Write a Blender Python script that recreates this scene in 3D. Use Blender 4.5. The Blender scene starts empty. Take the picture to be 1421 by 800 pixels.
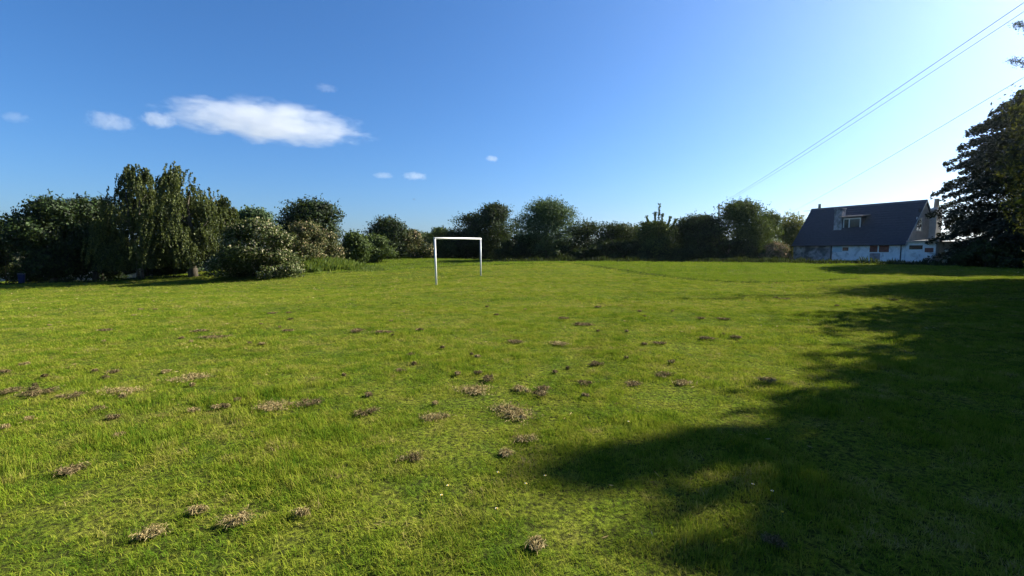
import bpy, bmesh, math, random
import numpy as np
from mathutils import Vector, Matrix

C = bpy.context.scene
COL = C.collection
R = math.radians

# ------------------------------------------------------------------ camera, sky, sun, exposure
HAZE = 0.00007                # density of the air's haze per metre
EYE = 1.6                     # eye height over the grass at the viewer's feet
FPX = 651.0                   # focal length in pixels of the 1421 px wide photograph
PITCH = math.atan(51 / 651)
SUN_AZ, SUN_EL = R(66), R(31)  # azimuth clockwise from the view direction (+Y)
cam_d = bpy.data.cameras.new('camera')
cam = bpy.data.objects.new('camera', cam_d)
COL.objects.link(cam)
cam_d.sensor_width = 36
cam_d.lens = 36 * FPX / 1421
cam_d.clip_start, cam_d.clip_end = 0.05, 20000
cam.location = (0, 0, EYE)
cam.rotation_euler = (R(90) - PITCH, 0, 0)
C.camera = cam

world = bpy.data.worlds.new('World')
C.world = world
world.use_nodes = True
wn = world.node_tree
wn.nodes.clear()
sky = wn.nodes.new('ShaderNodeTexSky')
sky.sky_type = 'NISHITA'
sky.sun_disc = False
sky.sun_elevation = SUN_EL
sky.sun_rotation = SUN_AZ
sky.altitude = 0
sky.air_density = 1.0
sky.dust_density = 1.25
sky.ozone_density = 10.0
bg = wn.nodes.new('ShaderNodeBackground')
bg.inputs['Strength'].default_value = 0.05
wo = wn.nodes.new('ShaderNodeOutputWorld')
shs = wn.nodes.new('ShaderNodeHueSaturation')
shs.inputs['Saturation'].default_value = 1.07
wn.links.new(sky.outputs[0], shs.inputs['Color'])
wn.links.new(shs.outputs[0], bg.inputs['Color'])
wn.links.new(bg.outputs[0], wo.inputs['Surface'])

sd = bpy.data.lights.new('sun', 'SUN')
sd.energy = 5.0
sd.angle = R(0.6)
sd.color = (1.0, 0.93, 0.78)
sun = bpy.data.objects.new('sun', sd)
COL.objects.link(sun)
SUN_DIR = Vector((math.sin(SUN_AZ) * math.cos(SUN_EL), math.cos(SUN_AZ) * math.cos(SUN_EL), math.sin(SUN_EL)))
sun.rotation_euler = (-SUN_DIR).to_track_quat('-Z', 'Y').to_euler()
sun.location = (60, 10, 60)

C.view_settings.view_transform = 'Standard'
C.view_settings.look = 'None'
C.view_settings.gamma = 1
C.view_settings.use_curve_mapping = False
C.view_settings.exposure = 1.84
C.render.engine = 'CYCLES'
cy = C.cycles
cy.use_denoising = True
cy.max_bounces = 8
cy.diffuse_bounces = 3
cy.glossy_bounces = 2
cy.transmission_bounces = 4
cy.transparent_max_bounces = 8
cy.volume_bounces = 6
cy.volume_step_rate = 0.5
cy.caustics_reflective = cy.caustics_refractive = False

# ------------------------------------------------------------------ little helpers
CP, SP = math.cos(PITCH), math.sin(PITCH)


def ray(px, py):
    a, b = (px - 710.5) / FPX, (400 - py) / FPX
    return np.array([a, CP + b * SP, -SP + b * CP])


def at(px, py, dist):
    """Point of the place seen in that direction at that distance ahead."""
    d = ray(px, py)
    p = d * (dist / d[1])
    return float(p[0]), float(p[1]), float(p[2] + EYE)


def tag(o, label=None, cat=None, group=None, kind=None):
    if label: o['label'] = label
    if cat: o['category'] = cat
    if group: o['group'] = group
    if kind: o['kind'] = kind
    return o


def empty(name, loc, rz=0.0):
    o = bpy.data.objects.new(name, None)
    o.empty_display_size = 0.3
    COL.objects.link(o)
    o.location = loc
    o.rotation_euler = (0, 0, rz)
    return o


def mesh_obj(name, V, F, mat, parent=None, tint=None, smooth=False, loc=None):
    """V (n,3); F (m,k) array or list of index lists."""
    me = bpy.data.meshes.new(name)
    if isinstance(F, np.ndarray):
        V = np.asarray(V, dtype=np.float32)
        m, k = F.shape
        me.vertices.add(len(V)); me.vertices.foreach_set('co', V.ravel())
        me.loops.add(m * k); me.loops.foreach_set('vertex_index', F.ravel().astype(np.int32))
        me.polygons.add(m)
        me.polygons.foreach_set('loop_start', np.arange(m, dtype=np.int32) * k)
        me.polygons.foreach_set('loop_total', np.full(m, k, dtype=np.int32))
        me.update(calc_edges=True)
    else:
        me.from_pydata([tuple(map(float, v)) for v in V], [], F)
        me.update()
    me.validate()
    if tint is not None and len(me.polygons) == len(tint):
        a = me.attributes.new('tint', 'FLOAT', 'FACE')
        a.data.foreach_set('value', np.asarray(tint, dtype=np.float32))
    if mat: me.materials.append(mat)
    if smooth: me.polygons.foreach_set('use_smooth', np.ones(len(me.polygons), dtype=bool))
    o = bpy.data.objects.new(name, me)
    COL.objects.link(o)
    if parent: o.parent = parent
    if loc is not None: o.location = loc
    return o


class MB:
    """Collects boxes, bars and prisms into one mesh."""
    def __init__(s): s.v, s.f = [], []

    def add(s, v, f):
        n = len(s.v); s.v += [tuple(map(float, p)) for p in v]; s.f += [[i + n for i in q] for q in f]; return s

    def box(s, x0, x1, y0, y1, z0, z1):
        return s.add([(x0, y0, z0), (x1, y0, z0), (x1, y1, z0), (x0, y1, z0), (x0, y0, z1), (x1, y0, z1), (x1, y1, z1), (x0, y1, z1)],
                     [[0, 3, 2, 1], [4, 5, 6, 7], [0, 1, 5, 4], [1, 2, 6, 5], [2, 3, 7, 6], [3, 0, 4, 7]])

    def prism(s, poly, axis, a, b):
        """poly: list of (p, q); extruded along axis 'x' (p=y, q=z) or 'y' (p=x, q=z) from a to b."""
        n = len(poly)
        mk = (lambda t, p, q: (t, p, q)) if axis == 'x' else (lambda t, p, q: (p, t, q))
        v = [mk(a, p, q) for p, q in poly] + [mk(b, p, q) for p, q in poly]
        f = [list(range(n))[::-1], list(range(n, 2 * n))] + [[i, (i + 1) % n, n + (i + 1) % n, n + i] for i in range(n)]
        return s.add(v, f)

    def tube(s, pts, rad, sides=8, cap=True):
        v, f = tube_arrays(pts, rad, sides, cap); return s.add(v, f)

    def build(s, name, mat, parent=None, smooth=False, bevel=0.0):
        o = mesh_obj(name, s.v, s.f, mat, parent, smooth=smooth)
        bm = bmesh.new(); bm.from_mesh(o.data)
        bmesh.ops.recalc_face_normals(bm, faces=bm.faces)
        bm.to_mesh(o.data); bm.free()
        if bevel:
            m = o.modifiers.new('bevel', 'BEVEL'); m.width = bevel; m.segments = 2; m.limit_method = 'ANGLE'
        return o


def tube_arrays(pts, rad, sides=8, cap=True):
    pts = [Vector(p) for p in pts]
    v, f = [], []
    for i, p in enumerate(pts):
        t = (pts[min(i + 1, len(pts) - 1)] - pts[max(i - 1, 0)]).normalized()
        ref = Vector((1, 0, 0)) if abs(t.x) < 0.8 else Vector((0, 1, 0))
        a = t.cross(ref).normalized(); b = t.cross(a)
        r = rad[i] if hasattr(rad, '__len__') else rad
        for k in range(sides):
            an = 2 * math.pi * k / sides
            v.append(p + a * (r * math.cos(an)) + b * (r * math.sin(an)))
    for i in range(len(pts) - 1):
        for k in range(sides):
            f.append([i * sides + k, i * sides + (k + 1) % sides, (i + 1) * sides + (k + 1) % sides, (i + 1) * sides + k])
    if cap:
        f.append(list(range(sides))[::-1]); f.append([(len(pts) - 1) * sides + k for k in range(sides)])
    return v, f


# ------------------------------------------------------------------ materials
MATS = {}


def new_mat(name):
    m = bpy.data.materials.new(name); m.use_nodes = True
    nt = m.node_tree; nt.nodes.clear()
    out = nt.nodes.new('ShaderNodeOutputMaterial')
    return m, nt, out


def N(nt, kind, **kw):
    n = nt.nodes.new(kind)
    for k, v in kw.items():
        if k in n.inputs: n.inputs[k].default_value = v
        else: setattr(n, k, v)
    return n


def ramp(nt, fac, stops, interp='LINEAR'):
    r = nt.nodes.new('ShaderNodeValToRGB'); r.color_ramp.interpolation = interp
    el = r.color_ramp.elements
    while len(el) < len(stops): el.new(0.5)
    for e, (p, c) in zip(el, stops):
        e.position = p; e.color = (*c, 1) if len(c) == 3 else c
    nt.links.new(fac, r.inputs[0])
    return r.outputs[0]


def mixc(nt, fac, a, b, mode='MIX'):
    m = nt.nodes.new('ShaderNodeMix'); m.data_type = 'RGBA'; m.blend_type = mode
    L = nt.links
    for sock, val in ((0, fac), (6, a), (7, b)):
        if isinstance(val, (int, float)): m.inputs[sock].default_value = val
        elif isinstance(val, tuple): m.inputs[sock].default_value = (*val, 1)
        else: L.new(val, m.inputs[sock])
    return m.outputs[2]


def noise(nt, vec, scale, detail=4, rough=0.55, dist=0.0):
    n = nt.nodes.new('ShaderNodeTexNoise')
    n.inputs['Scale'].default_value = scale; n.inputs['Detail'].default_value = detail
    n.inputs['Roughness'].default_value = rough; n.inputs['Distortion'].default_value = dist
    if vec is not None: nt.links.new(vec, n.inputs['Vector'])
    return n.outputs['Fac']


def surface(name, stops, scale=6.0, rough=0.8, bump=0.3, bscale=30.0, stain=None, stretch=(1, 1, 1), metallic=0.0, spec=0.3):
    """Weathered solid surface: noise ramp of base colours, optional stain, bump."""
    if name in MATS: return MATS[name]
    m, nt, out = new_mat(name); L = nt.links
    tc = N(nt, 'ShaderNodeTexCoord'); mp = N(nt, 'ShaderNodeMapping'); mp.inputs['Scale'].default_value = stretch
    L.new(tc.outputs['Object'], mp.inputs['Vector'])
    v = mp.outputs[0]
    n1 = noise(nt, v, scale, 6, 0.62, 0.3)
    col = ramp(nt, n1, stops)
    if stain:
        sc, lo, hi, c = stain
        f = ramp(nt, noise(nt, v, sc, 5, 0.65, 0.6), [(lo, (0, 0, 0)), (hi, (1, 1, 1))])
        col = mixc(nt, f, col, c)
    b = N(nt, 'ShaderNodeBsdfPrincipled', Roughness=rough, Metallic=metallic)
    b.inputs['Specular IOR Level'].default_value = spec
    L.new(col, b.inputs['Base Color'])
    bp = N(nt, 'ShaderNodeBump', Strength=bump, Distance=0.02)
    L.new(noise(nt, v, bscale, 5), bp.inputs['Height']); L.new(bp.outputs[0], b.inputs['Normal'])
    L.new(b.outputs[0], out.inputs['Surface'])
    MATS[name] = m
    return m


def leaf_mat(name, stops, trans=0.25, tcol=(0.12, 0.16, 0.02), clump=0.55):
    """Leaves: a colour per leaf from the face attribute, light and dark clumps by position, part of the light let through."""
    if name in MATS: return MATS[name]
    m, nt, out = new_mat(name); L = nt.links
    at_ = N(nt, 'ShaderNodeAttribute', attribute_name='tint')
    geo = N(nt, 'ShaderNodeNewGeometry')
    nz = noise(nt, geo.outputs['Position'], clump, 3)
    mm = N(nt, 'ShaderNodeMath', operation='MULTIPLY_ADD')
    L.new(nz, mm.inputs[0]); mm.inputs[1].default_value = 0.7; mm.inputs[2].default_value = -0.35
    ad = N(nt, 'ShaderNodeMath', operation='ADD', use_clamp=True); L.new(at_.outputs['Fac'], ad.inputs[0]); L.new(mm.outputs[0], ad.inputs[1])
    col = ramp(nt, ad.outputs[0], stops)
    d = N(nt, 'ShaderNodeBsdfDiffuse'); L.new(col, d.inputs['Color'])
    t = N(nt, 'ShaderNodeBsdfTranslucent'); L.new(mixc(nt, 0.5, col, tcol), t.inputs['Color'])
    mx = N(nt, 'ShaderNodeMixShader'); mx.inputs[0].default_value = trans
    L.new(d.outputs[0], mx.inputs[1]); L.new(t.outputs[0], mx.inputs[2])
    g = N(nt, 'ShaderNodeBsdfGlossy', Roughness=0.6); g.inputs['Color'].default_value = (1, 1, 1, 1)
    m2 = N(nt, 'ShaderNodeMixShader'); m2.inputs[0].default_value = 0.012
    L.new(mx.outputs[0], m2.inputs[1]); L.new(g.outputs[0], m2.inputs[2])
    L.new(m2.outputs[0], out.inputs['Surface'])
    MATS[name] = m
    return m


LEAF = {
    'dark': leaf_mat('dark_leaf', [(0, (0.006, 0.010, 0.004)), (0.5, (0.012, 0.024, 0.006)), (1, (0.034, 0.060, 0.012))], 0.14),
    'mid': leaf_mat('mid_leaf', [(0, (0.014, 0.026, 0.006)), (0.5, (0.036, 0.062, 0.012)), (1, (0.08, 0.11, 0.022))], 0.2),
    'birch': leaf_mat('birch_leaf', [(0, (0.013, 0.020, 0.005)), (0.5, (0.036, 0.050, 0.011)), (1, (0.085, 0.098, 0.022))], 0.22),
    'hawthorn': leaf_mat('hawthorn_leaf', [(0, (0.013, 0.021, 0.005)), (0.55, (0.040, 0.060, 0.011)), (0.82, (0.10, 0.11, 0.028)), (0.92, (0.24, 0.21, 0.12)), (1, (0.40, 0.36, 0.26))], 0.15),
    'beige': leaf_mat('fading_blossom_leaf', [(0, (0.015, 0.022, 0.006)), (0.5, (0.042, 0.054, 0.012)), (0.78, (0.10, 0.095, 0.032)), (1, (0.30, 0.22, 0.13))], 0.15),
    'grey': leaf_mat('willow_leaf', [(0, (0.016, 0.032, 0.012)), (0.5, (0.04, 0.075, 0.025)), (1, (0.085, 0.13, 0.05))], 0.2),
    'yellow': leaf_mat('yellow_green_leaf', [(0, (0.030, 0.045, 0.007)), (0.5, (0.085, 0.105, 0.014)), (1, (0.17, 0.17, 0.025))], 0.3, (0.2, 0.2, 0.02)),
    'edge': leaf_mat('sun_spotted_leaf', [(0, (0.010, 0.016, 0.005)), (0.68, (0.022, 0.032, 0.008)), (0.88, (0.075, 0.09, 0.013)), (1, (0.17, 0.17, 0.025))], 0.2, (0.12, 0.13, 0.02)),  # mostly dark, a few leaves coloured yellow as sunlit spots
    'purple': leaf_mat('dusky_leaf', [(0, (0.009, 0.011, 0.008)), (0.5, (0.020, 0.026, 0.016)), (1, (0.045, 0.05, 0.032))], 0.08),
    'pink': leaf_mat('pink_flower_leaf', [(0, (0.022, 0.035, 0.010)), (0.45, (0.05, 0.06, 0.02)), (0.6, (0.25, 0.16, 0.10)), (1, (0.5, 0.33, 0.24))], 0.15),
    'bank': leaf_mat('bank_grass_blade', [(0, (0.03, 0.055, 0.008)), (0.5, (0.075, 0.125, 0.014)), (1, (0.14, 0.17, 0.025))], 0.3),
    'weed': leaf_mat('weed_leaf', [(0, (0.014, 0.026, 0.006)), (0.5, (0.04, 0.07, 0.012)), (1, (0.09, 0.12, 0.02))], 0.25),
}
BARK = surface('dark_bark', [(0.3, (0.03, 0.025, 0.018)), (0.7, (0.09, 0.075, 0.055))], 9, 0.95, 0.8, 18, stretch=(1, 1, 0.25))
BIRCH_BARK = surface('birch_bark', [(0.35, (0.04, 0.035, 0.03)), (0.62, (0.14, 0.13, 0.115))], 5, 0.9, 0.6, 14, stretch=(0.5, 0.5, 1.4))

# ------------------------------------------------------------------ terrain: a thin-plate surface through measured heights
CTRL = [(0, 0, 0), (5, 4, 0), (-6, 4, -0.02), (12, 6, 0.0), (-14, 9, -0.25), (0, 12, 0), (12, 15, 0.02), (25, 20, 0.08), (-16, 20, -0.55),
        (-30, 22, -1.0), (30, 5, 0.0), (-30, 5, -0.6), (0, -12, 0), (4, 24, 0.02), (10, 33, 0.1), (20, 35, 0.2)]
for px, py, D in [(605.5, 395.5, 24), (667.3, 382.5, 31), (478, 404, 24.5), (573, 390, 30), (0, 396.5, 37), (150, 392, 38), (340, 386.5, 37),
                  (480, 377.5, 41), (600, 371, 43), (700, 366.5, 48), (800, 364.5, 52), (1000, 365.5, 50), (1150, 367.2, 47),
                  (1300, 371, 40), (1421, 374.5, 38), (545, 380, 45), (545, 357.5, 68), (500, 367, 57), (430, 363.5, 47), (620, 362.5, 80), (720, 361.5, 76),
                  (860, 363, 66), (1180, 362.5, 56), (1255, 364, 50), (1330, 368, 46), (200, 388, 50), (20, 392, 50), (300, 380, 56)]:
    CTRL.append(at(px, py, D))
for x in (-90, -45, 0, 45, 90):
    CTRL.append((x, 115, 0.3))
CTRL += [(-110, 60, -1.2), (-110, 0, -0.8), (100, 50, 0.5), (100, 0, 0.1), (60, 45, 0.45)]
CT = np.array(CTRL)


def _tps():
    P = CT[:, :2]; n = len(P)
    d2 = ((P[:, None] - P[None]) ** 2).sum(-1)
    K = 0.5 * d2 * np.log(d2 + 1e-9) + np.eye(n) * 0.6
    A = np.zeros((n + 3, n + 3)); A[:n, :n] = K; A[:n, n] = 1; A[:n, n + 1:] = P; A[n, :n] = 1; A[n + 1:, :n] = P.T
    b = np.zeros(n + 3); b[:n] = CT[:, 2]
    return np.linalg.solve(A, b)


TW = _tps()


def ground(x, y):
    x = np.atleast_1d(np.asarray(x, float)); y = np.atleast_1d(np.asarray(y, float))
    out = np.empty(x.shape)
    for s in range(0, x.size, 20000):
        xs, ys = x.ravel()[s:s + 20000], y.ravel()[s:s + 20000]
        d2 = (xs[:, None] - CT[None, :, 0]) ** 2 + (ys[:, None] - CT[None, :, 1]) ** 2
        z = (0.5 * d2 * np.log(d2 + 1e-9)) @ TW[:-3] + TW[-3] + TW[-2] * xs + TW[-1] * ys
        r = np.hypot(xs, ys - 30)
        k = np.clip((r - 75) / 60, 0, 1); k = k * k * (3 - 2 * k)
        und = 0.02 * np.sin(xs * 0.9 + 1.3 * np.sin(ys * 0.5)) * np.sin(ys * 0.75 + 0.8) + 0.012 * np.sin(xs * 2.1 + ys * 1.4)
        out.ravel()[s:s + 20000] = np.clip(z, -2, 2) * (1 - k) + und * (1 - k)
    return out


def gz(x, y): return float(ground(x, y)[0])


def on_ground(px, py):
    d = ray(px, py); lo, hi = 1.0, 200.0
    for t in np.linspace(1.5, 120, 500):
        if EYE + d[2] * t < gz(d[0] * t, d[1] * t): hi = t; break
        lo = t
    for _ in range(18):
        m = (lo + hi) / 2
        if EYE + d[2] * m < gz(d[0] * m, d[1] * m): hi = m
        else: lo = m
    return float(d[0] * hi), float(d[1] * hi), gz(d[0] * hi, d[1] * hi)


# edge between the close-mown pitch and the longer grass beyond it
EDGE = [on_ground(*q)[:2] for q in [(800, 367), (842, 372.6), (880, 378), (910, 382.5), (966, 389), (1017, 392), (1075, 393), (1135, 391), (1190, 387)]]
EX = np.array([p[0] for p in EDGE]); EY = np.array([p[1] for p in EDGE])


LEFT_EDGE = [on_ground(*q)[:2] for q in [(330, 387.5), (400, 384), (440, 380.5), (480, 378.5), (540, 375.5), (600, 372.5), (700, 367.5), (790, 365.5)]]
LX = np.array([p[0] for p in LEFT_EDGE]); LY = np.array([p[1] for p in LEFT_EDGE])


def beyond_edge(x, y):
    """1 where the grass is left longer (right middle distance)."""
    ang = np.asarray(x) / np.maximum(np.asarray(y), 0.1)
    ea = EX / EY
    o = np.argsort(ea)
    lim = np.interp(ang, ea[o], EY[o], left=1e9, right=1e9)
    eb = LX / LY; o = np.argsort(eb)
    lim = np.minimum(lim, np.interp(ang, eb[o], LY[o], left=1e9, right=1e9))
    return (np.asarray(y) > lim).astype(float)


def axis(n, near, far):
    t = np.linspace(-1, 1, n)
    k = np.arcsinh(far / near)
    return near * np.sinh(t * k)


gx = axis(381, 40, 4000)
gy = axis(381, 40, 4000) + 28
GX, GY = np.meshgrid(gx, gy)
GZ = ground(GX.ravel(), GY.ravel())
gi = np.arange(GX.size).reshape(GX.shape)
gf = np.stack([gi[:-1, :-1], gi[:-1, 1:], gi[1:, 1:], gi[1:, :-1]], -1).reshape(-1, 4)
gv = np.stack([GX.ravel(), GY.ravel(), GZ], 1)


def lawn_colour(nt, pos, rnd=None):
    """Patchy lawn colours by place: yellow-green, fresh green, a little straw."""
    mp = N(nt, 'ShaderNodeMapping'); mp.inputs['Scale'].default_value = (.10, .62, 1); mp.inputs['Rotation'].default_value = (0, 0, R(6)); nt.links.new(pos, mp.inputs['Vector'])
    big = noise(nt, mp.outputs[0], 0.8, 4, 0.6, 0.3)
    mid = noise(nt, pos, 2.3, 5, 0.65, 0.5)
    a = N(nt, 'ShaderNodeMath', operation='MULTIPLY_ADD'); nt.links.new(mid, a.inputs[0]); a.inputs[1].default_value = 1.05
    b = N(nt, 'ShaderNodeMath', operation='MULTIPLY'); nt.links.new(big, b.inputs[0]); b.inputs[1].default_value = 0.65
    nt.links.new(b.outputs[0], a.inputs[2])
    sb = N(nt, 'ShaderNodeMath', operation='SUBTRACT'); nt.links.new(a.outputs[0], sb.inputs[0]); sb.inputs[1].default_value = 0.325
    f = sb.outputs[0]
    if rnd is not None:
        c = N(nt, 'ShaderNodeMath', operation='MULTIPLY_ADD'); nt.links.new(rnd, c.inputs[0]); c.inputs[1].default_value = 0.46; c.inputs[2].default_value = -0.23
        d = N(nt, 'ShaderNodeMath', operation='ADD'); nt.links.new(f, d.inputs[0]); nt.links.new(c.outputs[0], d.inputs[1]); f = d.outputs[0]
    return ramp(nt, f, [(0.24, (0.050, 0.108, 0.010)), (0.42, (0.122, 0.185, 0.015)), (0.60, (0.195, 0.232, 0.022)), (0.78, (0.260, 0.250, 0.050)), (0.92, (0.32, 0.25, 0.12))])


gm, nt, out = new_mat('lawn_soil')
geo = N(nt, 'ShaderNodeNewGeometry')
col = lawn_colour(nt, geo.outputs['Position'])
fine = noise(nt, geo.outputs['Position'], 24, 6, 0.75)
ua = N(nt, 'ShaderNodeAttribute', attribute_name='uncut')
uk = N(nt, 'ShaderNodeMath', operation='MULTIPLY'); nt.links.new(ua.outputs['Fac'], uk.inputs[0]); uk.inputs[1].default_value = .42
col = mixc(nt, uk.outputs[0], col, (0.075, 0.135, 0.013))
col = mixc(nt, 0.24, col, (0.045, 0.043, 0.018))
col = mixc(nt, ramp(nt, fine, [(0.42, (1, 1, 1)), (0.62, (0, 0, 0))]), col, (0.026, 0.030, 0.010))
ds = N(nt, 'ShaderNodeVectorMath', operation='LENGTH'); nt.links.new(geo.outputs['Position'], ds.inputs[0])
fr = N(nt, 'ShaderNodeMapRange'); nt.links.new(ds.outputs['Value'], fr.inputs['Value']); fr.inputs['From Min'].default_value = 85; fr.inputs['From Max'].default_value = 140
fields = ramp(nt, noise(nt, geo.outputs['Position'], 0.012, 3), [(0.35, (0.05, 0.06, 0.035)), (0.5, (0.09, 0.09, 0.06)), (0.65, (0.13, 0.12, 0.085))])
col = mixc(nt, fr.outputs[0], col, fields)
bs = N(nt, 'ShaderNodeBsdfDiffuse'); nt.links.new(col, bs.inputs['Color'])
bp = N(nt, 'ShaderNodeBump', Strength=0.9, Distance=0.05)
nt.links.new(noise(nt, geo.outputs['Position'], 14, 8, 0.7), bp.inputs['Height'])
nt.links.new(bp.outputs[0], bs.inputs['Normal'])
nt.links.new(bs.outputs[0], out.inputs['Surface'])
gr = mesh_obj('ground', gv, gf, gm, smooth=True)
tag(gr, kind='structure')
_a = gr.data.attributes.new('uncut', 'FLOAT', 'POINT')
_a.data.foreach_set('value', (beyond_edge(GX.ravel(), np.maximum(GY.ravel(), .2)) * (GY.ravel() > 20)).astype(np.float32))

# ------------------------------------------------------------------ far hills on the skyline
hm = surface('far_hill', [(0.35, (0.035, 0.055, 0.03)), (0.5, (0.09, 0.12, 0.05)), (0.65, (0.13, 0.15, 0.07))], 0.006, 1.0, 0.0)
hx = np.linspace(-3100, 3100, 120); hy = np.linspace(0, 1, 14)
HV = []
for j, t in enumerate(hy):
    for x in hx:
        ridge = 58 + 22 * math.sin(x * 0.0011 + 0.6) + 9 * math.sin(x * 0.0041) + 4 * math.sin(x * 0.013 + 1)
        HV.append((x * (1 + 0.25 * t), 2300 + 900 * t + 60 * math.sin(x * 0.002), -2 + ridge * math.sin(min(1, t * 1.25) * math.pi / 2) ** 1.3))
hi = np.arange(len(HV)).reshape(len(hy), len(hx))
hf = np.stack([hi[:-1, :-1], hi[:-1, 1:], hi[1:, 1:], hi[1:, :-1]], -1).reshape(-1, 4)
tag(mesh_obj('hills', np.array(HV), hf, hm, smooth=True), kind='structure')


# ------------------------------------------------------------------ grass (uncountable: instanced blade tufts, one object)
def blade_tuft(rng, n, rad, h, w, lean):
    V, F = [], []
    for _ in range(n):
        a = rng.uniform(0, 2 * math.pi); r = rad * math.sqrt(rng.random())
        bx, by = r * math.cos(a), r * math.sin(a)
        d = rng.uniform(0, 2 * math.pi); hh = h * rng.uniform(0.55, 1.2); le = hh * lean * rng.uniform(0.3, 1.6)
        dx, dy = math.cos(d), math.sin(d); sx, sy = -dy * w / 2, dx * w / 2
        k = len(V)
        V += [(bx - sx, by - sy, -0.01), (bx + sx, by + sy, -0.01),
              (bx + dx * le * 0.35 + sx * .8, by + dy * le * 0.35 + sy * .8, hh * 0.62), (bx + dx * le * 0.35 - sx * .8, by + dy * le * 0.35 - sy * .8, hh * 0.62),
              (bx + dx * le, by + dy * le, hh)]
        F += [[k, k + 1, k + 2, k + 3], [k + 3, k + 2, k + 4]]
    return V, F


def grass_material(name, tall=False):
    m, nt, out = new_mat(name); L = nt.links
    oi = N(nt, 'ShaderNodeObjectInfo'); geo = N(nt, 'ShaderNodeNewGeometry')
    col = lawn_colour(nt, geo.outputs['Position'], oi.outputs['Random'])
    ia = N(nt, 'ShaderNodeAttribute', attribute_name='uncut', attribute_type='INSTANCER')
    fk = N(nt, 'ShaderNodeMath', operation='MULTIPLY'); L.new(ia.outputs['Fac'], fk.inputs[0]); fk.inputs[1].default_value = .48
    col = mixc(nt, fk.outputs[0], col, (0.075, 0.150, 0.014))
    da = N(nt, 'ShaderNodeAttribute', attribute_name='dry', attribute_type='INSTANCER')
    dk = N(nt, 'ShaderNodeMath', operation='MULTIPLY'); L.new(da.outputs['Fac'], dk.inputs[0]); dk.inputs[1].default_value = .6
    col = mixc(nt, dk.outputs[0], col, (0.27, 0.20, 0.085))
    d = N(nt, 'ShaderNodeBsdfDiffuse'); L.new(col, d.inputs['Color'])
    t = N(nt, 'ShaderNodeBsdfTranslucent'); L.new(mixc(nt, 0.35, col, (0.16, 0.19, 0.01)), t.inputs['Color'])
    mx = N(nt, 'ShaderNodeMixShader'); mx.inputs[0].default_value = 0.38
    L.new(d.outputs[0], mx.inputs[1]); L.new(t.outputs[0], mx.inputs[2])
    L.new(mx.outputs[0], out.inputs['Surface'])
    return m


def scatter_object(name, protos, pts, pick, rot, scl, uncut, dry_, mat):
    """One mesh holding tuft prototypes and loose points; geometry nodes set a tuft on every point."""
    V, F, proto = [], [], []
    for k, (v, f) in enumerate(protos):
        n = len(V); V += v; F += [[i + n for i in q] for q in f]; proto += [k] * len(v)
    n0 = len(V)
    me = bpy.data.meshes.new(name)
    me.from_pydata([tuple(map(float, v)) for v in V] + [tuple(p) for p in pts.tolist()], [], F)
    tot = n0 + len(pts)
    def attr(nm, ty, arr, key):
        a = me.attributes.new(nm, ty, 'POINT'); a.data.foreach_set(key, arr.ravel())
    attr('proto', 'INT', np.concatenate([np.array(proto, np.int32), np.full(len(pts), -1, np.int32)]), 'value')
    attr('pick', 'INT', np.concatenate([np.zeros(n0, np.int32), pick.astype(np.int32)]), 'value')
    attr('rot', 'FLOAT_VECTOR', np.concatenate([np.zeros((n0, 3)), rot]).astype(np.float32), 'vector')
    attr('scl', 'FLOAT_VECTOR', np.concatenate([np.ones((n0, 3)), scl]).astype(np.float32), 'vector')
    attr('uncut', 'FLOAT', np.concatenate([np.zeros(n0), uncut]).astype(np.float32), 'value')
    attr('dry', 'FLOAT', np.concatenate([np.zeros(n0), dry_]).astype(np.float32), 'value')
    me.materials.append(mat)
    o = bpy.data.objects.new(name, me); COL.objects.link(o)
    g = bpy.data.node_groups.new(name + '_nodes', 'GeometryNodeTree')
    g.interface.new_socket('Geometry', in_out='INPUT', socket_type='NodeSocketGeometry')
    g.interface.new_socket('Geometry', in_out='OUTPUT', socket_type='NodeSocketGeometry')
    nd, L = g.nodes, g.links
    gi_, go_ = nd.new('NodeGroupInput'), nd.new('NodeGroupOutput')
    def named(nm, ty):
        a = nd.new('GeometryNodeInputNamedAttribute'); a.data_type = ty; a.inputs['Name'].default_value = nm; return a.outputs[0]
    def sep(geo_, value):
        c = nd.new('FunctionNodeCompare'); c.data_type = 'INT'; c.operation = 'EQUAL'
        L.new(named('proto', 'INT'), c.inputs[2]); c.inputs[3].default_value = value
        s = nd.new('GeometryNodeSeparateGeometry'); s.domain = 'POINT'
        L.new(geo_, s.inputs['Geometry']); L.new(c.outputs[0], s.inputs['Selection']); return s.outputs['Selection']
    to_i = nd.new('GeometryNodeGeometryToInstance')
    for k in range(len(protos))[::-1]:
        L.new(sep(gi_.outputs[0], k), to_i.inputs[0])
    iop = nd.new('GeometryNodeInstanceOnPoints')
    L.new(sep(gi_.outputs[0], -1), iop.inputs['Points']); L.new(to_i.outputs[0], iop.inputs['Instance'])
    iop.inputs['Pick Instance'].default_value = True
    L.new(named('pick', 'INT'), iop.inputs['Instance Index'])
    L.new(named('rot', 'FLOAT_VECTOR'), iop.inputs['Rotation']); L.new(named('scl', 'FLOAT_VECTOR'), iop.inputs['Scale'])
    L.new(iop.outputs[0], go_.inputs[0])
    md = o.modifiers.new('scatter', 'NODES'); md.node_group = g
    return o


def patch_noise(x, y, seed=0.0, s=1.0):
    x = x * s + seed; y = y * s - seed
    return (np.sin(x * 1.3 + 1.7 * np.sin(y * 0.9)) * np.sin(y * 1.7 + 1.1 * np.sin(x * 1.1)) + 0.6 * np.sin(3.1 * x + 2 * np.sin(2.3 * y)) * np.sin(2.7 * y + 1.5 * np.sin(1.9 * x))
            + 0.4 * np.sin(6.7 * x + 1.3 * np.sin(5.1 * y)) * np.sin(6.1 * y + 1.7 * np.sin(4.7 * x))) / 1.6


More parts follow.
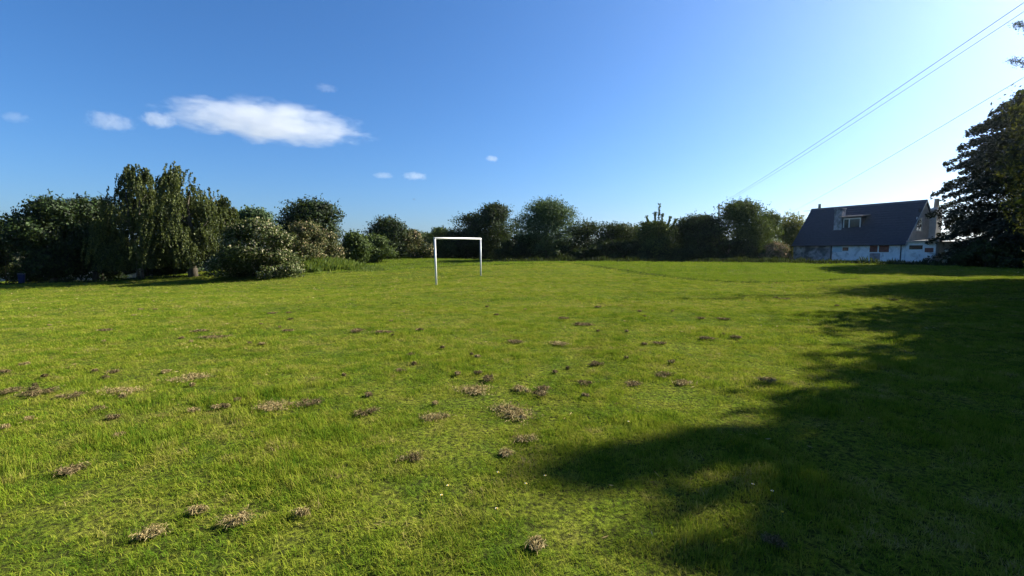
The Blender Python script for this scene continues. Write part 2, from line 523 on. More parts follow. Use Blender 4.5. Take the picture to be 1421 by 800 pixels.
rng = random.Random(5)
nr = np.random.default_rng(11)
protos = [blade_tuft(rng, 26, 0.070, 0.042, 0.0034, .75) for _ in range(5)] + [blade_tuft(rng, 16, 0.085, 0.030, 0.0044, 1.6) for _ in range(2)] + [blade_tuft(rng, 10, 0.04, 0.062, 0.0036, .7) for _ in range(1)]
PX, PY, SX, SZ = [], [], [], []
for y0, y1, den, sx, sz in ((0.9, 4.5, 440, .95, .92), (4.5, 8, 260, 1.1, .92), (8, 14, 130, 1.45, .95), (14, 30, 36, 2.5, 1.1), (30, 78, 7.0, 5.0, 1.5)):
    slope = 1.3
    area = slope * (y1 * y1 - y0 * y0); n = int(area * den)
    yy = np.sqrt(nr.uniform(y0 * y0, y1 * y1, n)); xx = nr.uniform(-slope, slope, n) * yy
    PX.append(xx); PY.append(yy); SX.append(np.full(n, sx)); SZ.append(np.full(n, sz))
PX, PY, SX, SZ = map(np.concatenate, (PX, PY, SX, SZ))
pn = patch_noise(PX, PY, 3.0, 0.8) * 0.5 + patch_noise(PX, PY, 9.0, 2.6) * 0.5
far = beyond_edge(PX, PY)
lush = patch_noise(PX, PY, 4.0, 1.9) * .6 + patch_noise(PX, PY, 7.0, 4.5) * .5      # small lusher tufts
lush = np.clip((lush - .38) * 3.2, 0, 1) * (PY < 30)
dry = patch_noise(PX * .6, PY, 13.0, 1.6) * .6 + patch_noise(PX, PY, 2.0, 5.0) * .45   # dead thatch between them
dry = np.clip((dry - .42) * 3, 0, 1) * (1 - far) * (1 - lush)
hscale = np.clip(0.70 + 0.66 * pn + 1.0 * np.clip(pn - 0.35, 0, 1) * 2, 0.35, 2.2) * (1 + 0.9 * far) * (1 + .75 * lush) * (1 - .45 * dry)
keep = nr.random(len(PX)) < np.clip(0.9 + 0.7 * pn, 0.25, 1)
PZ = ground(PX, PY)
pts = np.stack([PX, PY, PZ], 1)[keep]
k = len(pts)
rot = np.stack([nr.normal(0, 0.12, k), nr.normal(0, 0.12, k), nr.uniform(0, 6.28, k)], 1)
rs = nr.uniform(0.8, 1.25, k)
scl = np.stack([SX[keep] * rs, SX[keep] * rs, (SZ * hscale)[keep] * nr.uniform(0.75, 1.3, k)], 1)
grass = scatter_object('grass', protos, pts, nr.integers(0, len(protos), k), rot, scl, np.maximum(far, .85 * lush)[keep], dry[keep], grass_material('grass_blade'))
tag(grass, 'short mown yellow green grass covering the pitch', 'grass', kind='stuff')


def tall_grass(name, label, spots, blades, hgt, mat, seed, lean=0.5, width=0.03):
    """Uncountable tall stems over patches given as (x, y, radius_x, radius_y, height factor)."""
    r = np.random.default_rng(seed); Vs, ti = [], []
    for (x, y, rx, ry, hf_) in spots:
        n = int(blades * rx * ry)
        a = r.uniform(0, 6.283, n); q = np.sqrt(r.random(n))
        bx, by = x + rx * q * np.cos(a), y + ry * q * np.sin(a)
        bz = ground(bx, by) - 0.03
        h = hgt * hf_ * r.uniform(0.45, 1.15, n) * (1.1 - 0.5 * q)
        d = r.uniform(0, 6.283, n); le = h * lean * r.uniform(0.1, 1.2, n)
        w = width * r.uniform(0.6, 1.4, n)
        sx, sy = -np.sin(d) * w, np.cos(d) * w
        b0 = np.stack([bx - sx, by - sy, bz], 1); b1 = np.stack([bx + sx, by + sy, bz], 1)
        m1 = np.stack([bx + .3 * le * np.cos(d) + sx, by + .3 * le * np.sin(d) + sy, bz + h * .6], 1)
        t = np.stack([bx + le * np.cos(d), by + le * np.sin(d), bz + h], 1)
        Vs.append(np.stack([b0, b1, m1, t], 1).reshape(-1, 3)); ti.append(r.random(n))
    V = np.concatenate(Vs); F = np.arange(len(V)).reshape(-1, 4)
    return tag(mesh_obj(name, V, F, mat, tint=np.concatenate(ti)), label, 'grass', kind='stuff')


# ------------------------------------------------------------------ trees
def ell(r, n):
    v = r.normal(size=(n, 3)); return v / np.linalg.norm(v, axis=1, keepdims=True)


def leaf_quads(r, P, out_dir, size, flat=0.0):
    """Pointed leaf faces at points P, turned mostly along out_dir."""
    n = len(P)
    if flat > 0: nn = r.normal(size=(n, 3)) * .55 + out_dir * .2 + np.array([0, 0, 1.0])
    elif flat < 0: nn = r.normal(size=(n, 3)) * np.array([1, 1, .35])
    else: nn = out_dir + r.normal(size=(n, 3)) * .55
    nn /= np.linalg.norm(nn, axis=1, keepdims=True) + 1e-9
    a = r.normal(size=(n, 3)) if flat >= 0 else r.normal(size=(n, 3)) * .35 + np.array([0, 0, -1.0])
    a -= nn * (a * nn).sum(1, keepdims=True); a /= np.linalg.norm(a, axis=1, keepdims=True) + 1e-9
    b = np.cross(nn, a)
    L = size * r.uniform(0.6, 1.5, (n, 1)); W = L * r.uniform(0.45, 0.75, (n, 1))
    V = np.stack([P - a * L * .5, P + b * W * .5 + a * L * .05, P + a * L * .5, P - b * W * .5 + a * L * .05], 1).reshape(-1, 3)
    return V, np.arange(n * 4).reshape(n, 4)


def lobes(r, shape, W, Wy, H, z0, n, fine_):
    """Centres and radii of leaf clumps inside the crown's envelope."""
    out_ = []
    while len(out_) < n:
        u = r.uniform(-1, 1, 3)
        if shape == 'bush': zt = (u[2] + 1) / 2; lim = (1 - zt ** 1.9) ** 0.55; zz = zt * H
        elif shape == 'round': zt = (u[2] + 1) / 2; lim = (1 - abs(2 * zt - 0.9) ** 2.3 / 1.2) if abs(2 * zt - .9) < 1.08 else 0; lim = max(lim, 0) ** 0.5; zz = z0 + zt * (H - z0)
        elif shape == 'cone': zt = (u[2] + 1) / 2; lim = (1 - zt) ** 0.75 * min(1, .45 + zt * 3); zz = z0 + zt * (H - z0)
        else: zt = (u[2] + 1) / 2; lim = (1 - abs(2 * zt - 1) ** 4) ** 0.5; zz = z0 + zt * (H - z0)
        q = math.hypot(u[0], u[1])
        if q > 1 or lim <= 0.05: continue
        if q < 0.45 and r.random() < 0.4: continue
        rad = r.uniform(0.17, 0.31) * min(W, (H - z0) * 1.1) * fine_
        rx = max(W / 2 * lim - rad * .6, 0.05); ry = max(Wy / 2 * lim - rad * .6, 0.05)
        zz = min(zz, H - rad * .75); zz = max(zz, (rad * 0.55 if shape == 'bush' else z0 + rad * .3))
        out_.append((u[0] * rx, u[1] * ry, zz, rad))
    return out_


def trunk_mesh(r, H, z0, rad, W, limbs, lean=0.0, multi=1):
    V, F = [], []
    def push(pts, rr, s=7):
        v, f = tube_arrays(pts, rr, s); n = len(V); V.extend(v); F.extend([[i + n for i in q] for q in f])
    for m in range(multi):
        ox = (m - (multi - 1) / 2) * rad * 2.2
        top = H * 0.8; p = []; lx = lean * H + r.normal() * 0.04 * H + ox * 1.5
        for i in range(7):
            t = i / 6
            p.append((ox + lx * t ** 1.3 + r.normal() * rad * .35 * (i > 0), r.normal() * rad * .35 * (i > 0), -0.25 + (top + .25) * t))
        rr = [rad * (1.45 if i == 0 else 1.0 - 0.8 * i / 6) / (multi ** .4) for i in range(7)]
        push(p, rr, 9)
        for k in range(limbs):
            t = r.uniform(max(0.22, z0 / H * .8), 0.8); i = t * 6; a = Vector(p[int(i)]).lerp(Vector(p[min(6, int(i) + 1)]), i % 1)
            an = r.uniform(0, 6.283); ln = W * r.uniform(0.16, 0.30)
            e = a + Vector((math.cos(an) * ln, math.sin(an) * ln, ln * r.uniform(.35, .9)))
            mid = a.lerp(e, .5) + Vector((0, 0, -ln * .06))
            push([a, mid, e], [rad * .38 * (1 - t * .6), rad * .24 * (1 - t * .6), rad * .07], 5)
    return V, F


def fit(P, W, Wy, H):
    """Stretch the crown so that it spans its width and reaches its height."""
    for ax, w in ((0, W), (1, Wy)):
        lo, hi = np.percentile(P[:, ax], (.6, 99.4)); P[:, ax] = (P[:, ax] - (lo + hi) / 2) * (w / (hi - lo))
    P[:, 2] *= H / np.percentile(P[:, 2], 99.7)
    return P


def crown_arrays(seed, shape, W, Wy, H, z0, n_leaf, size, n_lobe=26, fine_=1.0, sprig=0.12, flat=0.0):
    r = np.random.default_rng(seed)
    n_leaf = int(n_leaf * 2.3); size = size * .95
    lb = lobes(r, shape, W, Wy, H, z0, n_lobe, fine_)
    A = np.array([l[:3] for l in lb]); rad = np.array([l[3] for l in lb])
    pr = rad ** 2 / (rad ** 2).sum()
    ns = int(n_leaf * sprig); nm = n_leaf - ns
    ii = r.choice(len(lb), nm, p=pr)
    d = ell(r, nm)
    q = 1 - 0.42 * r.random(nm) ** 1.6
    wob = 1 + 0.22 * np.sin(d[:, 0] * 5 + ii) * np.sin(d[:, 1] * 6 + 2 * ii) + 0.12 * np.sin(d[:, 2] * 11 + ii)
    P = A[ii] + d * (rad[ii] * q * wob)[:, None] * np.array([1.05, 1.05, .9])
    # sprigs: short runs of leaves standing out of the clumps
    k = max(1, ns // 9); jj = r.choice(len(lb), k, p=pr); e = ell(r, k); e[:, 2] = np.abs(e[:, 2]) * .8 + .1 if shape != 'cone' else e[:, 2] * .3
    st = A[jj] + e * (rad[jj] * .9)[:, None]; ln = rad[jj] * r.uniform(.25, .75, k)
    S = np.concatenate([st + e * (ln * t)[:, None] + r.normal(0, size * .35, (k, 3)) for t in np.linspace(0, 1, 9)])
    D2 = np.concatenate([e] * 9)
    P = np.concatenate([P, S]); O = np.concatenate([d, D2])
    P = fit(P, W, Wy, H)
    ok = P[:, 2] > 0.03
    P, O = P[ok], O[ok]
    V, F = leaf_quads(r, P, O, size, flat)
    return V, F, r.random(len(F))


def birch_arrays(seed, W, H, z0, n_strand, per, size):
    """Weeping crown: curtains of leaves hanging from arching twigs, with gaps between."""
    r = np.random.default_rng(seed); Ps, Os = [], []
    nb = 42
    for b in range(nb):
        t = ((b + .5) / nb) ** .8; an = r.uniform(0, 6.283)
        reach = W / 2 * math.sqrt(max(0.0, 1 - t ** 2.2)) * r.uniform(.35, 1.05)
        zb = z0 + (H - z0) * (0.22 + 0.78 * t) * r.uniform(.86, 1.02)
        m = int(n_strand / nb * (1.35 - .8 * t))
        cx, cyy = math.cos(an) * reach, math.sin(an) * reach
        sp = r.normal(0, r.uniform(.10, .20) * W / 2, (m, 2))
        x = cx + sp[:, 0]; y = cyy + sp[:, 1]
        z = zb - 3.0 * (sp ** 2).sum(1) / max(W, 1) + r.normal(0, .14, m)
        ln = (H - z0) * r.uniform(.05, .24, m) * (.8 + .5 * reach / (W / 2))
        for k in range(m):
            q = np.clip(np.linspace(0, 1, per) + r.normal(0, .02, per), 0, 1)
            w_, ph = ln[k] * r.uniform(.03, .14), r.uniform(0, 6.28)
            px = x[k] + math.cos(an) * .2 * ln[k] * q + w_ * np.sin(q * 3 + ph) + r.normal(0, size * .35, per); py = y[k] + math.sin(an) * .2 * ln[k] * q + r.normal(0, size * .35, per)
            Ps.append(np.stack([px, py, z[k] - ln[k] * q ** 1.2], 1))
            Os.append(np.tile([0.1, 0, -1.6], (per, 1)))
    P = fit(np.concatenate(Ps), W, W * .9, H); O = np.concatenate(Os); ok = P[:, 2] > .8; P, O = P[ok], O[ok]
    V, F = leaf_quads(r, P, O, size, -1)
    return V, F, r.random(len(F))


def layered_arrays(seed, W, H, z0, n_branch, per, size):
    """Tiered sprays: nearly level boughs, longest low down, drooping at their ends."""
    r = np.random.default_rng(seed); Ps, Os = [], []
    for b in range(n_branch):
        t = (b + r.random()) / n_branch; z = z0 + (H - z0) * t ** 0.92; an = r.uniform(0, 6.283)
        reach = W / 2 * ((1 - t ** 3.0) ** 0.8 * .97 + .03) * r.uniform(.70, 1.05)
        s = 1 - r.random(per) ** 1.5 * 0.8
        wd = min(reach, 4.5) * .34 * (1.1 - s * .75) + .12
        off = r.normal(0, 1, per) * wd * .6
        lift = .14 * reach
        zz = z + lift * np.sin(s * 2.6) - .05 * reach * s ** 3 + r.normal(0, .13, per) - np.abs(off) * .2
        Ps.append(np.stack([np.cos(an) * reach * s - np.sin(an) * off, np.sin(an) * reach * s + np.cos(an) * off, zz], 1))
        Os.append(np.tile([math.cos(an) * 1.5, math.sin(an) * 1.5, -.1], (per, 1)))
    P = np.concatenate(Ps); O = np.concatenate(Os); ok = (P[:, 2] > .1) & (np.hypot(P[:, 0], P[:, 1]) < W * .5 * (1 + .06 * np.sin(P[:, 2] * 3))); P, O = P[ok], O[ok]
    V, F = leaf_quads(r, P, O, size, .6)
    return V, F, r.random(len(F))


def shoot_arrays(seed, W, H, z0, n_leaf, size):
    """Upright shoots of different lengths, each ending in a tuft of leaves."""
    r = np.random.default_rng(seed); Ps, Os = [], []
    shoots = [(0.0, 0.0, 1.0), (.13, .1, .84), (-.16, -.1, .86), (.34, 0, .78), (-.36, .1, .80), (.48, -.1, .74), (-.5, 0, .68), (.22, .2, .66), (-.2, -.2, .70), (0, .3, .62)]
    for x, y, h in shoots:
        m = n_leaf // len(shoots); t = r.random(m) ** .8
        base = z0 * .8; z = base + (h * H - base) * t
        wd = size * (.35 + 1.5 * (1 - t)) * (1 + .7 * np.sin(t * 14))
        Ps.append(np.stack([W * x * (.35 + .65 * t) + r.normal(0, 1, m) * wd * .7, W * y * t + r.normal(0, 1, m) * wd * .7, z], 1))
        Os.append(ell(r, m))
    V, F = leaf_quads(r, np.concatenate(Ps), np.concatenate(Os), size)
    return V, F, r.random(len(F))


SEED = [100]


def plant(name, cat, label, group, pxl, pxr, ytop, D, leaf, shape='round', z0=0.2, leaves=9000, size=0.22, trunk=0.2, limbs=7,
          fine_=1.0, n_lobe=26, depth=0.85, bark=BARK, multi=1, sprig=0.12, lean=0.0):
    SEED[0] += 7
    xl, xr = (pxl - 710.5) / FPX * D, (pxr - 710.5) / FPX * D
    x, W = (xl + xr) / 2, xr - xl
    zg = gz(x, D); H = at((pxl + pxr) / 2, ytop, D)[2] - zg
    return plant_at(name, cat, label, group, x, D, W, H, leaf, shape, z0, leaves, size, trunk, limbs, fine_, n_lobe, depth, bark, multi, sprig, lean)


def plant_at(name, cat, label, group, x, D, W, H, leaf, shape='round', z0=0.2, leaves=9000, size=0.22, trunk=0.2, limbs=7,
             fine_=1.0, n_lobe=26, depth=0.85, bark=BARK, multi=1, sprig=0.12, lean=0.0):
    SEED[0] += 3
    zg = gz(x, D)
    r = np.random.default_rng(SEED[0])
    e = empty(name, (x, D, zg), 0)
    tag(e, label, cat, group)
    tv, tf = trunk_mesh(r, H, z0 * H, trunk, W, limbs, lean, multi)
    mesh_obj('trunk' if shape != 'bush' else 'stem', tv, tf, bark, e, smooth=True)
    if shape == 'birch': V, F, T = birch_arrays(SEED[0], W, H, z0 * H, n_lobe, leaves // n_lobe, size)
    elif shape == 'shoots': V, F, T = shoot_arrays(SEED[0], W, H, z0 * H, leaves, size)
    elif shape == 'layered': V, F, T = layered_arrays(SEED[0], W, H, z0 * H, n_lobe, leaves // n_lobe, size)
    else: V, F, T = crown_arrays(SEED[0], shape, W, W * depth, H, z0 * H, leaves, size, n_lobe, fine_, sprig)
    mesh_obj('crown' if shape != 'bush' else 'foliage', V, F, LEAF[leaf], e, tint=T)
    return e


GL, GM, GH, GR, GU = 'trees along the left edge of the field', 'bushes and trees at the far left corner', 'hedge bushes along the far side', 'trees along the right edge of the field', 'undergrowth below the left trees'
BT, BU = 'broadleaf_tree', 'bush'
# left edge
plant(BT, 'tree', 'dark tree cut off by the left border of the picture', GL, -62, 10, 296, 42, 'dark', leaves=9000, z0=.25)
plant(BT, 'tree', 'dark round-topped tree, leftmost of the full trees in the left row', GL, 30, 118, 275, 42, 'dark', leaves=15000, z0=.16, trunk=.22, n_lobe=34, fine_=.85)
plant(BT, 'tree', 'dark tree between the round-topped tree and the first weeping birch', GL, 92, 172, 275, 44, 'dark', leaves=13000, z0=.18, trunk=.22, n_lobe=32, fine_=.85)
plant('birch_tree', 'birch', 'tall weeping birch with olive curtains, left one of the two tall birches', GL, 140, 248, 233, 40, 'birch', 'birch', z0=.02, leaves=52000, n_lobe=850, size=.14, trunk=.15, limbs=12, bark=BIRCH_BARK, multi=2)
plant('birch_tree', 'birch', 'tall weeping birch with a thick dark trunk, right one of the two tall birches', GL, 212, 322, 235, 39, 'birch', 'birch', z0=.02, leaves=54000, n_lobe=850, size=.14, trunk=.30, limbs=12, bark=BARK)
plant('birch_tree', 'birch', 'small slim birch just right of the two tall birches', GL, 298, 340, 275, 42, 'birch', 'birch', z0=.3, leaves=16000, n_lobe=440, size=.16, trunk=.11, limbs=8, bark=BIRCH_BARK)
plant(BT, 'tree', 'dark tree filling the gap below and behind the two tall birches', GL, 178, 310, 272, 45, 'dark', leaves=14000, z0=.1, trunk=.2, n_lobe=34, fine_=.8)
for a, b, t, D, lab in ((-30, 44, 332, 44, 'low dark bush at the left border below the cut-off tree'),
                        (38, 100, 352, 46, 'low dark bush under the leftmost round-topped tree'),
                        (108, 176, 349, 46, 'low dark bush under the dark trees left of the birches'),
                        (172, 236, 347, 45, 'low dark bush at the foot of the left tall birch'),
                        (226, 272, 356, 47, 'smallest dark bush between the trunks of the two tall birches'),
                        (292, 330, 352, 47, 'low dark bush right of the thick birch trunk')):
    plant(BU, 'bush', lab, GU, a, b, t, D, 'dark', 'bush', leaves=3600, size=.2, trunk=.05, limbs=5, n_lobe=14)
# far left corner
plant(BT, 'tree', 'slim pale-topped tree rising behind the white-flecked hawthorn', GM, 328, 380, 289, 47, 'grey', leaves=6500, z0=.2, trunk=.13)
plant('hawthorn_bush', 'hawthorn', 'large round hawthorn bush flecked with cream blossom, in front of the left trees', GM, 302, 414, 306, 37, 'hawthorn', 'bush', leaves=21000, size=.15, trunk=.1, limbs=9, n_lobe=46, fine_=.72, depth=.7)
plant('hawthorn_bush', 'hawthorn', 'olive hawthorn bush with fading beige blossom right of the large flecked hawthorn', GM, 384, 450, 309, 43, 'beige', 'bush', leaves=11000, size=.16, trunk=.09, n_lobe=28, fine_=.8)
plant('hawthorn_bush', 'hawthorn', 'small olive hawthorn at the right end of the beige-blossomed group', GM, 434, 477, 322, 47, 'beige', 'bush', leaves=6500, size=.16, trunk=.08, n_lobe=20)
plant(BT, 'tree', 'dark spreading tree standing tall behind the hawthorns', GM, 384, 472, 278, 60, 'dark', leaves=14000, z0=.16, size=.26, trunk=.24, n_lobe=34, fine_=.85)
plant(BU, 'bush', 'dark rounded bush right of the hawthorns, where the grass path bends', GM, 473, 514, 322, 52, 'mid', 'bush', leaves=5500, size=.19, trunk=.07)
plant(BU, 'bush', 'mid green bush in front of the loose-crowned tree', GM, 500, 548, 326, 60, 'mid', 'bush', leaves=5500, size=.2, trunk=.07)
plant(BT, 'tree', 'loose-crowned tree with a spiky top left of the goal', GM, 512, 564, 301, 66, 'dark', leaves=8500, z0=.12, trunk=.15, sprig=.22)
plant(BU, 'bush', 'olive bush with beige specks left of the goal', GM, 543, 602, 319, 68, 'beige', 'bush', leaves=7000, size=.22, trunk=.08)
plant(BU, 'bush', 'green bush seen behind the left goalpost', GM, 586, 634, 316, 74, 'mid', 'bush', leaves=6000, size=.22, trunk=.08)
# far hedge
plant(BU, 'bush', 'low dark bush framed by the goal', GH, 596, 668, 319, 78, 'dark', 'bush', leaves=6000, size=.25, trunk=.1)
plant(BT, 'tree', 'dark sloping tree joined to the left of the domed tree', GH, 616, 700, 297, 77, 'dark', 'bush', leaves=9500, size=.26, trunk=.14)
plant(BT, 'tree', 'very dark domed tree right of the goal', GH, 646, 730, 284, 75, 'dark', 'bush', leaves=14000, size=.24, trunk=.2, n_lobe=34, fine_=.85)
plant('willow_tree', 'willow', 'feathery grey-green willow, highest crown of the far hedge', GH, 714, 798, 277, 66, 'grey', leaves=16000, size=.19, z0=.12, trunk=.2, n_lobe=40, fine_=.75, sprig=.3)
plant(BU, 'bush', 'dark hedge bush below the right side of the willow', GH, 770, 856, 308, 66, 'dark', 'bush', leaves=9000, size=.22, trunk=.1)
plant(BU, 'bush', 'dark hedge bush between the willow and the spiky sapling', GH, 826, 908, 310, 64, 'dark', 'bush', leaves=9000, size=.22, trunk=.1)
plant(BU, 'bush', 'dark hedge bush beneath the spiky sapling', GH, 876, 956, 308, 62, 'mid', 'bush', leaves=9000, size=.21, trunk=.1)
plant('sapling', 'sapling', 'spiky young tree with upright shoots sticking out above the hedge', GH, 890, 936, 283, 61, 'mid', 'shoots', z0=.4, leaves=2600, size=.24, trunk=.06, limbs=6)
plant(BU, 'bush', 'broad dark hedge bush left of the tallest tree by the pole', GH, 926, 1012, 298, 60, 'dark', 'bush', leaves=11000, size=.21, trunk=.1)
plant(BU, 'bush', 'low black-green bush filling the gap between the domed tree and the willow', GH, 690, 790, 326, 68, 'dark', 'bush', leaves=11000, size=.24, trunk=.08, n_lobe=44, depth=.5)
plant(BU, 'bush', 'low black-green bush at the foot of the tall leafy tree by the pole', GH, 940, 1082, 334, 58, 'dark', 'bush', leaves=13000, size=.22, trunk=.08, n_lobe=50, depth=.3)
plant(BU, 'bush', 'low black-green bush at the foot of the far hedge, nearest the picture centre', GH, 770, 960, 335, 60, 'dark', 'bush', leaves=14000, size=.22, trunk=.08, n_lobe=50, depth=.25, fine_=.9)
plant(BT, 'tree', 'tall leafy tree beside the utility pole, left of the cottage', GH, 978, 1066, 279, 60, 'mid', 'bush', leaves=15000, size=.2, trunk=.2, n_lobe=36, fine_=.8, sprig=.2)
plant(BT, 'tree', 'mid green tree between the tall leafy tree and the yellowish one', GH, 1044, 1090, 295, 64, 'mid', 'bush', leaves=8500, size=.2, trunk=.13)
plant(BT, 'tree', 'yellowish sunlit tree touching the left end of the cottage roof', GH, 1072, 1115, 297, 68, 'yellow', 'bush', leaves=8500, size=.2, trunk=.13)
plant(BU, 'bush', 'small shrub with faded pinkish flowers at the left foot of the cottage', GH, 1056, 1094, 336, 56, 'pink', 'bush', leaves=4200, size=.13, trunk=.05, n_lobe=20)
for a, b, t, D, lf, lab in ((840, 915, 313, 72, 'mid', 'sunlit hedge bush behind the two dark hedge bushes, left of the spiky sapling'),
                            (900, 968, 311, 68, 'dark', 'dark hedge bush right of the spiky sapling, behind the broad one'),
                            (940, 1002, 303, 69, 'mid', 'hedge bush peeping over the broad dark bush left of the pole'),
                            (468, 534, 328, 70, 'dark', 'low dark bush far back between the hawthorns and the loose-crowned tree'),
                            (552, 634, 322, 82, 'mid', 'farthest green bush, seen above the left end of the crossbar')):
    plant(BU, 'bush', lab, GH, a, b, t, D, lf, 'bush', leaves=7000, size=.23, trunk=.09)
# right edge: the two that show, and the row outside the picture that throws the long shadow
plant_at('conifer_tree', 'conifer', 'huge dark tree with tiered boughs at the right border beside the cottage', GR, 49.9, 42.5, 18.8, 17.6, 'purple', 'layered', z0=.0, leaves=260000, size=.26, trunk=.5, limbs=10, n_lobe=620)
for a, b, t, D, lab in ((1334, 1400, 336, 41.5, 'low black-green bush at the left foot of the huge tiered tree'), (1376, 1470, 330, 40.5, 'low black-green bush at the right border under the huge tiered tree')):
    plant(BU, 'bush', lab, GR, a, b, t, D, 'dark', 'bush', leaves=9000, size=.2, trunk=.06, n_lobe=30)
nt_ = plant_at(BT, 'tree', 'nearer tree with some leaves coloured yellow-green as sunlit spots, hanging into the right border', GR, 30.9, 24.0, 10.4, 11.2, 'edge', z0=.14, leaves=24000, size=.17, trunk=.3, n_lobe=60, fine_=.6, sprig=.25, depth=.7)
for pxe, pye in ((1401, 83), (1408, 33)):
    q0 = Vector(at(pxe, pye, 24.0)) - nt_.location; q1 = Vector((.3, 0, q0.z - 1.6)); rb = np.random.default_rng(int(pxe))
    m_ = 3300; t_ = rb.random(m_) ** .7
    Pb = np.array(q1)[None] * (1 - t_)[:, None] + np.array(q0)[None] * t_[:, None] + rb.normal(0, 1, (m_, 3)) * np.stack([.22 + 0 * t_, .3 + 0 * t_, .17 + 0 * t_], 1) * (1.15 - t_)[:, None] ** .5
    Vb, Fb = leaf_quads(rb, Pb, np.tile([-1., 0, .2], (m_, 1)), .06, .5)
    o = mesh_obj('bough', Vb, Fb, LEAF['dark'], nt_, tint=rb.random(m_))
    tv_, tf_ = tube_arrays([q1 - Vector((0, 0, .6)), q1.lerp(q0, .5), q0], [.09, .05, .015], 6)
    mesh_obj('branch', tv_, tf_, BARK, o)
for x, y, W, H in ((27.4, 18.0, 8, 9.8), (22.0, 14.3, 8, 9.3), (18.9, 10.7, 6.4, 9.0), (15.6, 7.0, 6.4, 8.8), (14.0, 7.2, 5, 7.9), (12.5, 4.8, 5.6, 7.5), (11.6, 2.7, 5, 6.7), (18.1, 3.3, 8, 9.0), (26.3, 8.0, 9, 12.0), (33.3, 15.5, 9, 12.0)):
    plant_at(BT, 'tree', 'tree of the row just outside the right border whose shadow lies on the grass', GR, x, y, W, H, 'mid', z0=.1, leaves=10500, size=.25, trunk=.25, n_lobe=44, fine_=.7, sprig=.45)

plant_at('shadow_finger_tree', 'tree', 'slim pointed tree, unseen outside the right border, added to cast a finger of shadow', GR, 18.6, 11.3, 1.2, 11.9, 'mid', 'cone', z0=.1, leaves=3000, size=.2, trunk=.15, n_lobe=30)  # out of view, added to throw the narrow shadow finger

# rough grass and weeds at the field's edges
pt = lambda px, D: ((px - 710.5) / FPX * D, D)
spots = []
for px, D, rx, ry, h in ((392, 39.2, 1.6, 1.0, .9), (415, 40.4, 2.0, 1.4, 1.2), (438, 42, 2.2, 1.8, 1.35), (460, 44, 2.2, 2.0, 1.25), (482, 46, 2.0, 2.2, 1.0), (505, 47, 2.0, 2.0, .6), (340, 38.2, 2.5, .6, .6), (500, 45, 2.2, 2.0, .5), (370, 38.4, 2.2, .7, .7)):
    spots.append((*pt(px, D), rx, ry, h))
tall_grass('rough_grass', 'bank of tall uncut grass below the hawthorns', spots, 420, .85, LEAF['bank'], 3)
spots = [(*pt(px, D), rx, .9, h) for px, D, rx, h in [(p, 58 - (p - 780) * .022, 2.2, .8 + .35 * math.sin(p * .13)) for p in range(700, 1100, 22)]]
spots += [(*pt(px, 50 - (px - 1100) * .028), 1.5, .7, .75 + .4 * math.sin(px * .21)) for px in range(1095, 1420, 18)]
spots += [(*pt(px, 39.5), 1.5, .5, .35 + .15 * math.sin(px * .2)) for px in range(-30, 340, 20)]
tall_grass('nettles', 'dark strip of nettles and weeds along the foot of the hedge and cottage', spots, 130, .7, LEAF['dark'], 4, .5, .05)
spots = [(*pt(px, D), 2.5, 1.6, .5) for px, D in ((520, 52), (560, 56), (600, 60), (540, 64), (585, 50), (640, 56), (690, 58), (740, 56))]
tall_grass('meadow_grass', 'loose meadow grass on the low mounds behind the goal', spots, 60, .5, LEAF['weed'], 6, .6, .03)

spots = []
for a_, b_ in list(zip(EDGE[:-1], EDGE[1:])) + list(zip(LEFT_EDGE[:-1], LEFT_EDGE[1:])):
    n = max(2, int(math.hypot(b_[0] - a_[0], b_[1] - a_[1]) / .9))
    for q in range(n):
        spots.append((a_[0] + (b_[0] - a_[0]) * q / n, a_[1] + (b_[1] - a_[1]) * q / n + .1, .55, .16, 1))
tall_grass('edge_shade_grass', 'thin rim of longer grass, coloured dark for the shade line where the mown pitch ends', spots, 900, .16, LEAF['weed'], 8, .5, .02)  # dark blades along the edge stand in for its shade line

# ------------------------------------------------------------------ goal
white_paint = surface('white_paint', [(0.3, (0.50, 0.51, 0.51)), (0.7, (0.68, 0.68, 0.66))], 7, 0.4, 0.05, 40, stain=(3.5, .62, .75, (0.45, 0.42, 0.36)))
gA, gB = on_ground(605.6, 395.5), on_ground(667.3, 382.5)
tA, tB = at(603.2, 331.0, gA[1]), at(666.8, 331.6, gB[1])
g = empty('goal', gA); tag(g, 'white metal football goal frame without a net on the grass', 'goal')
off = Vector(gA)
L_ = lambda p: Vector(p) - off
MB().tube([L_(gA) - Vector((0, 0, .3)), L_(tA)], .05, 14).build('post', white_paint, g, True)
MB().tube([L_(gB) - Vector((0, 0, .3)), L_(tB)], .05, 14).build('post', white_paint, g, True)
dr = (Vector(tB) - Vector(tA)).normalized()
MB().tube([L_(tA) - dr * .052, L_(tA) + (Vector(tB) - Vector(tA)) * .5 + Vector((0, 0, .01)), L_(tB) + dr * .052], .052, 14).build('crossbar', white_paint, g, True)

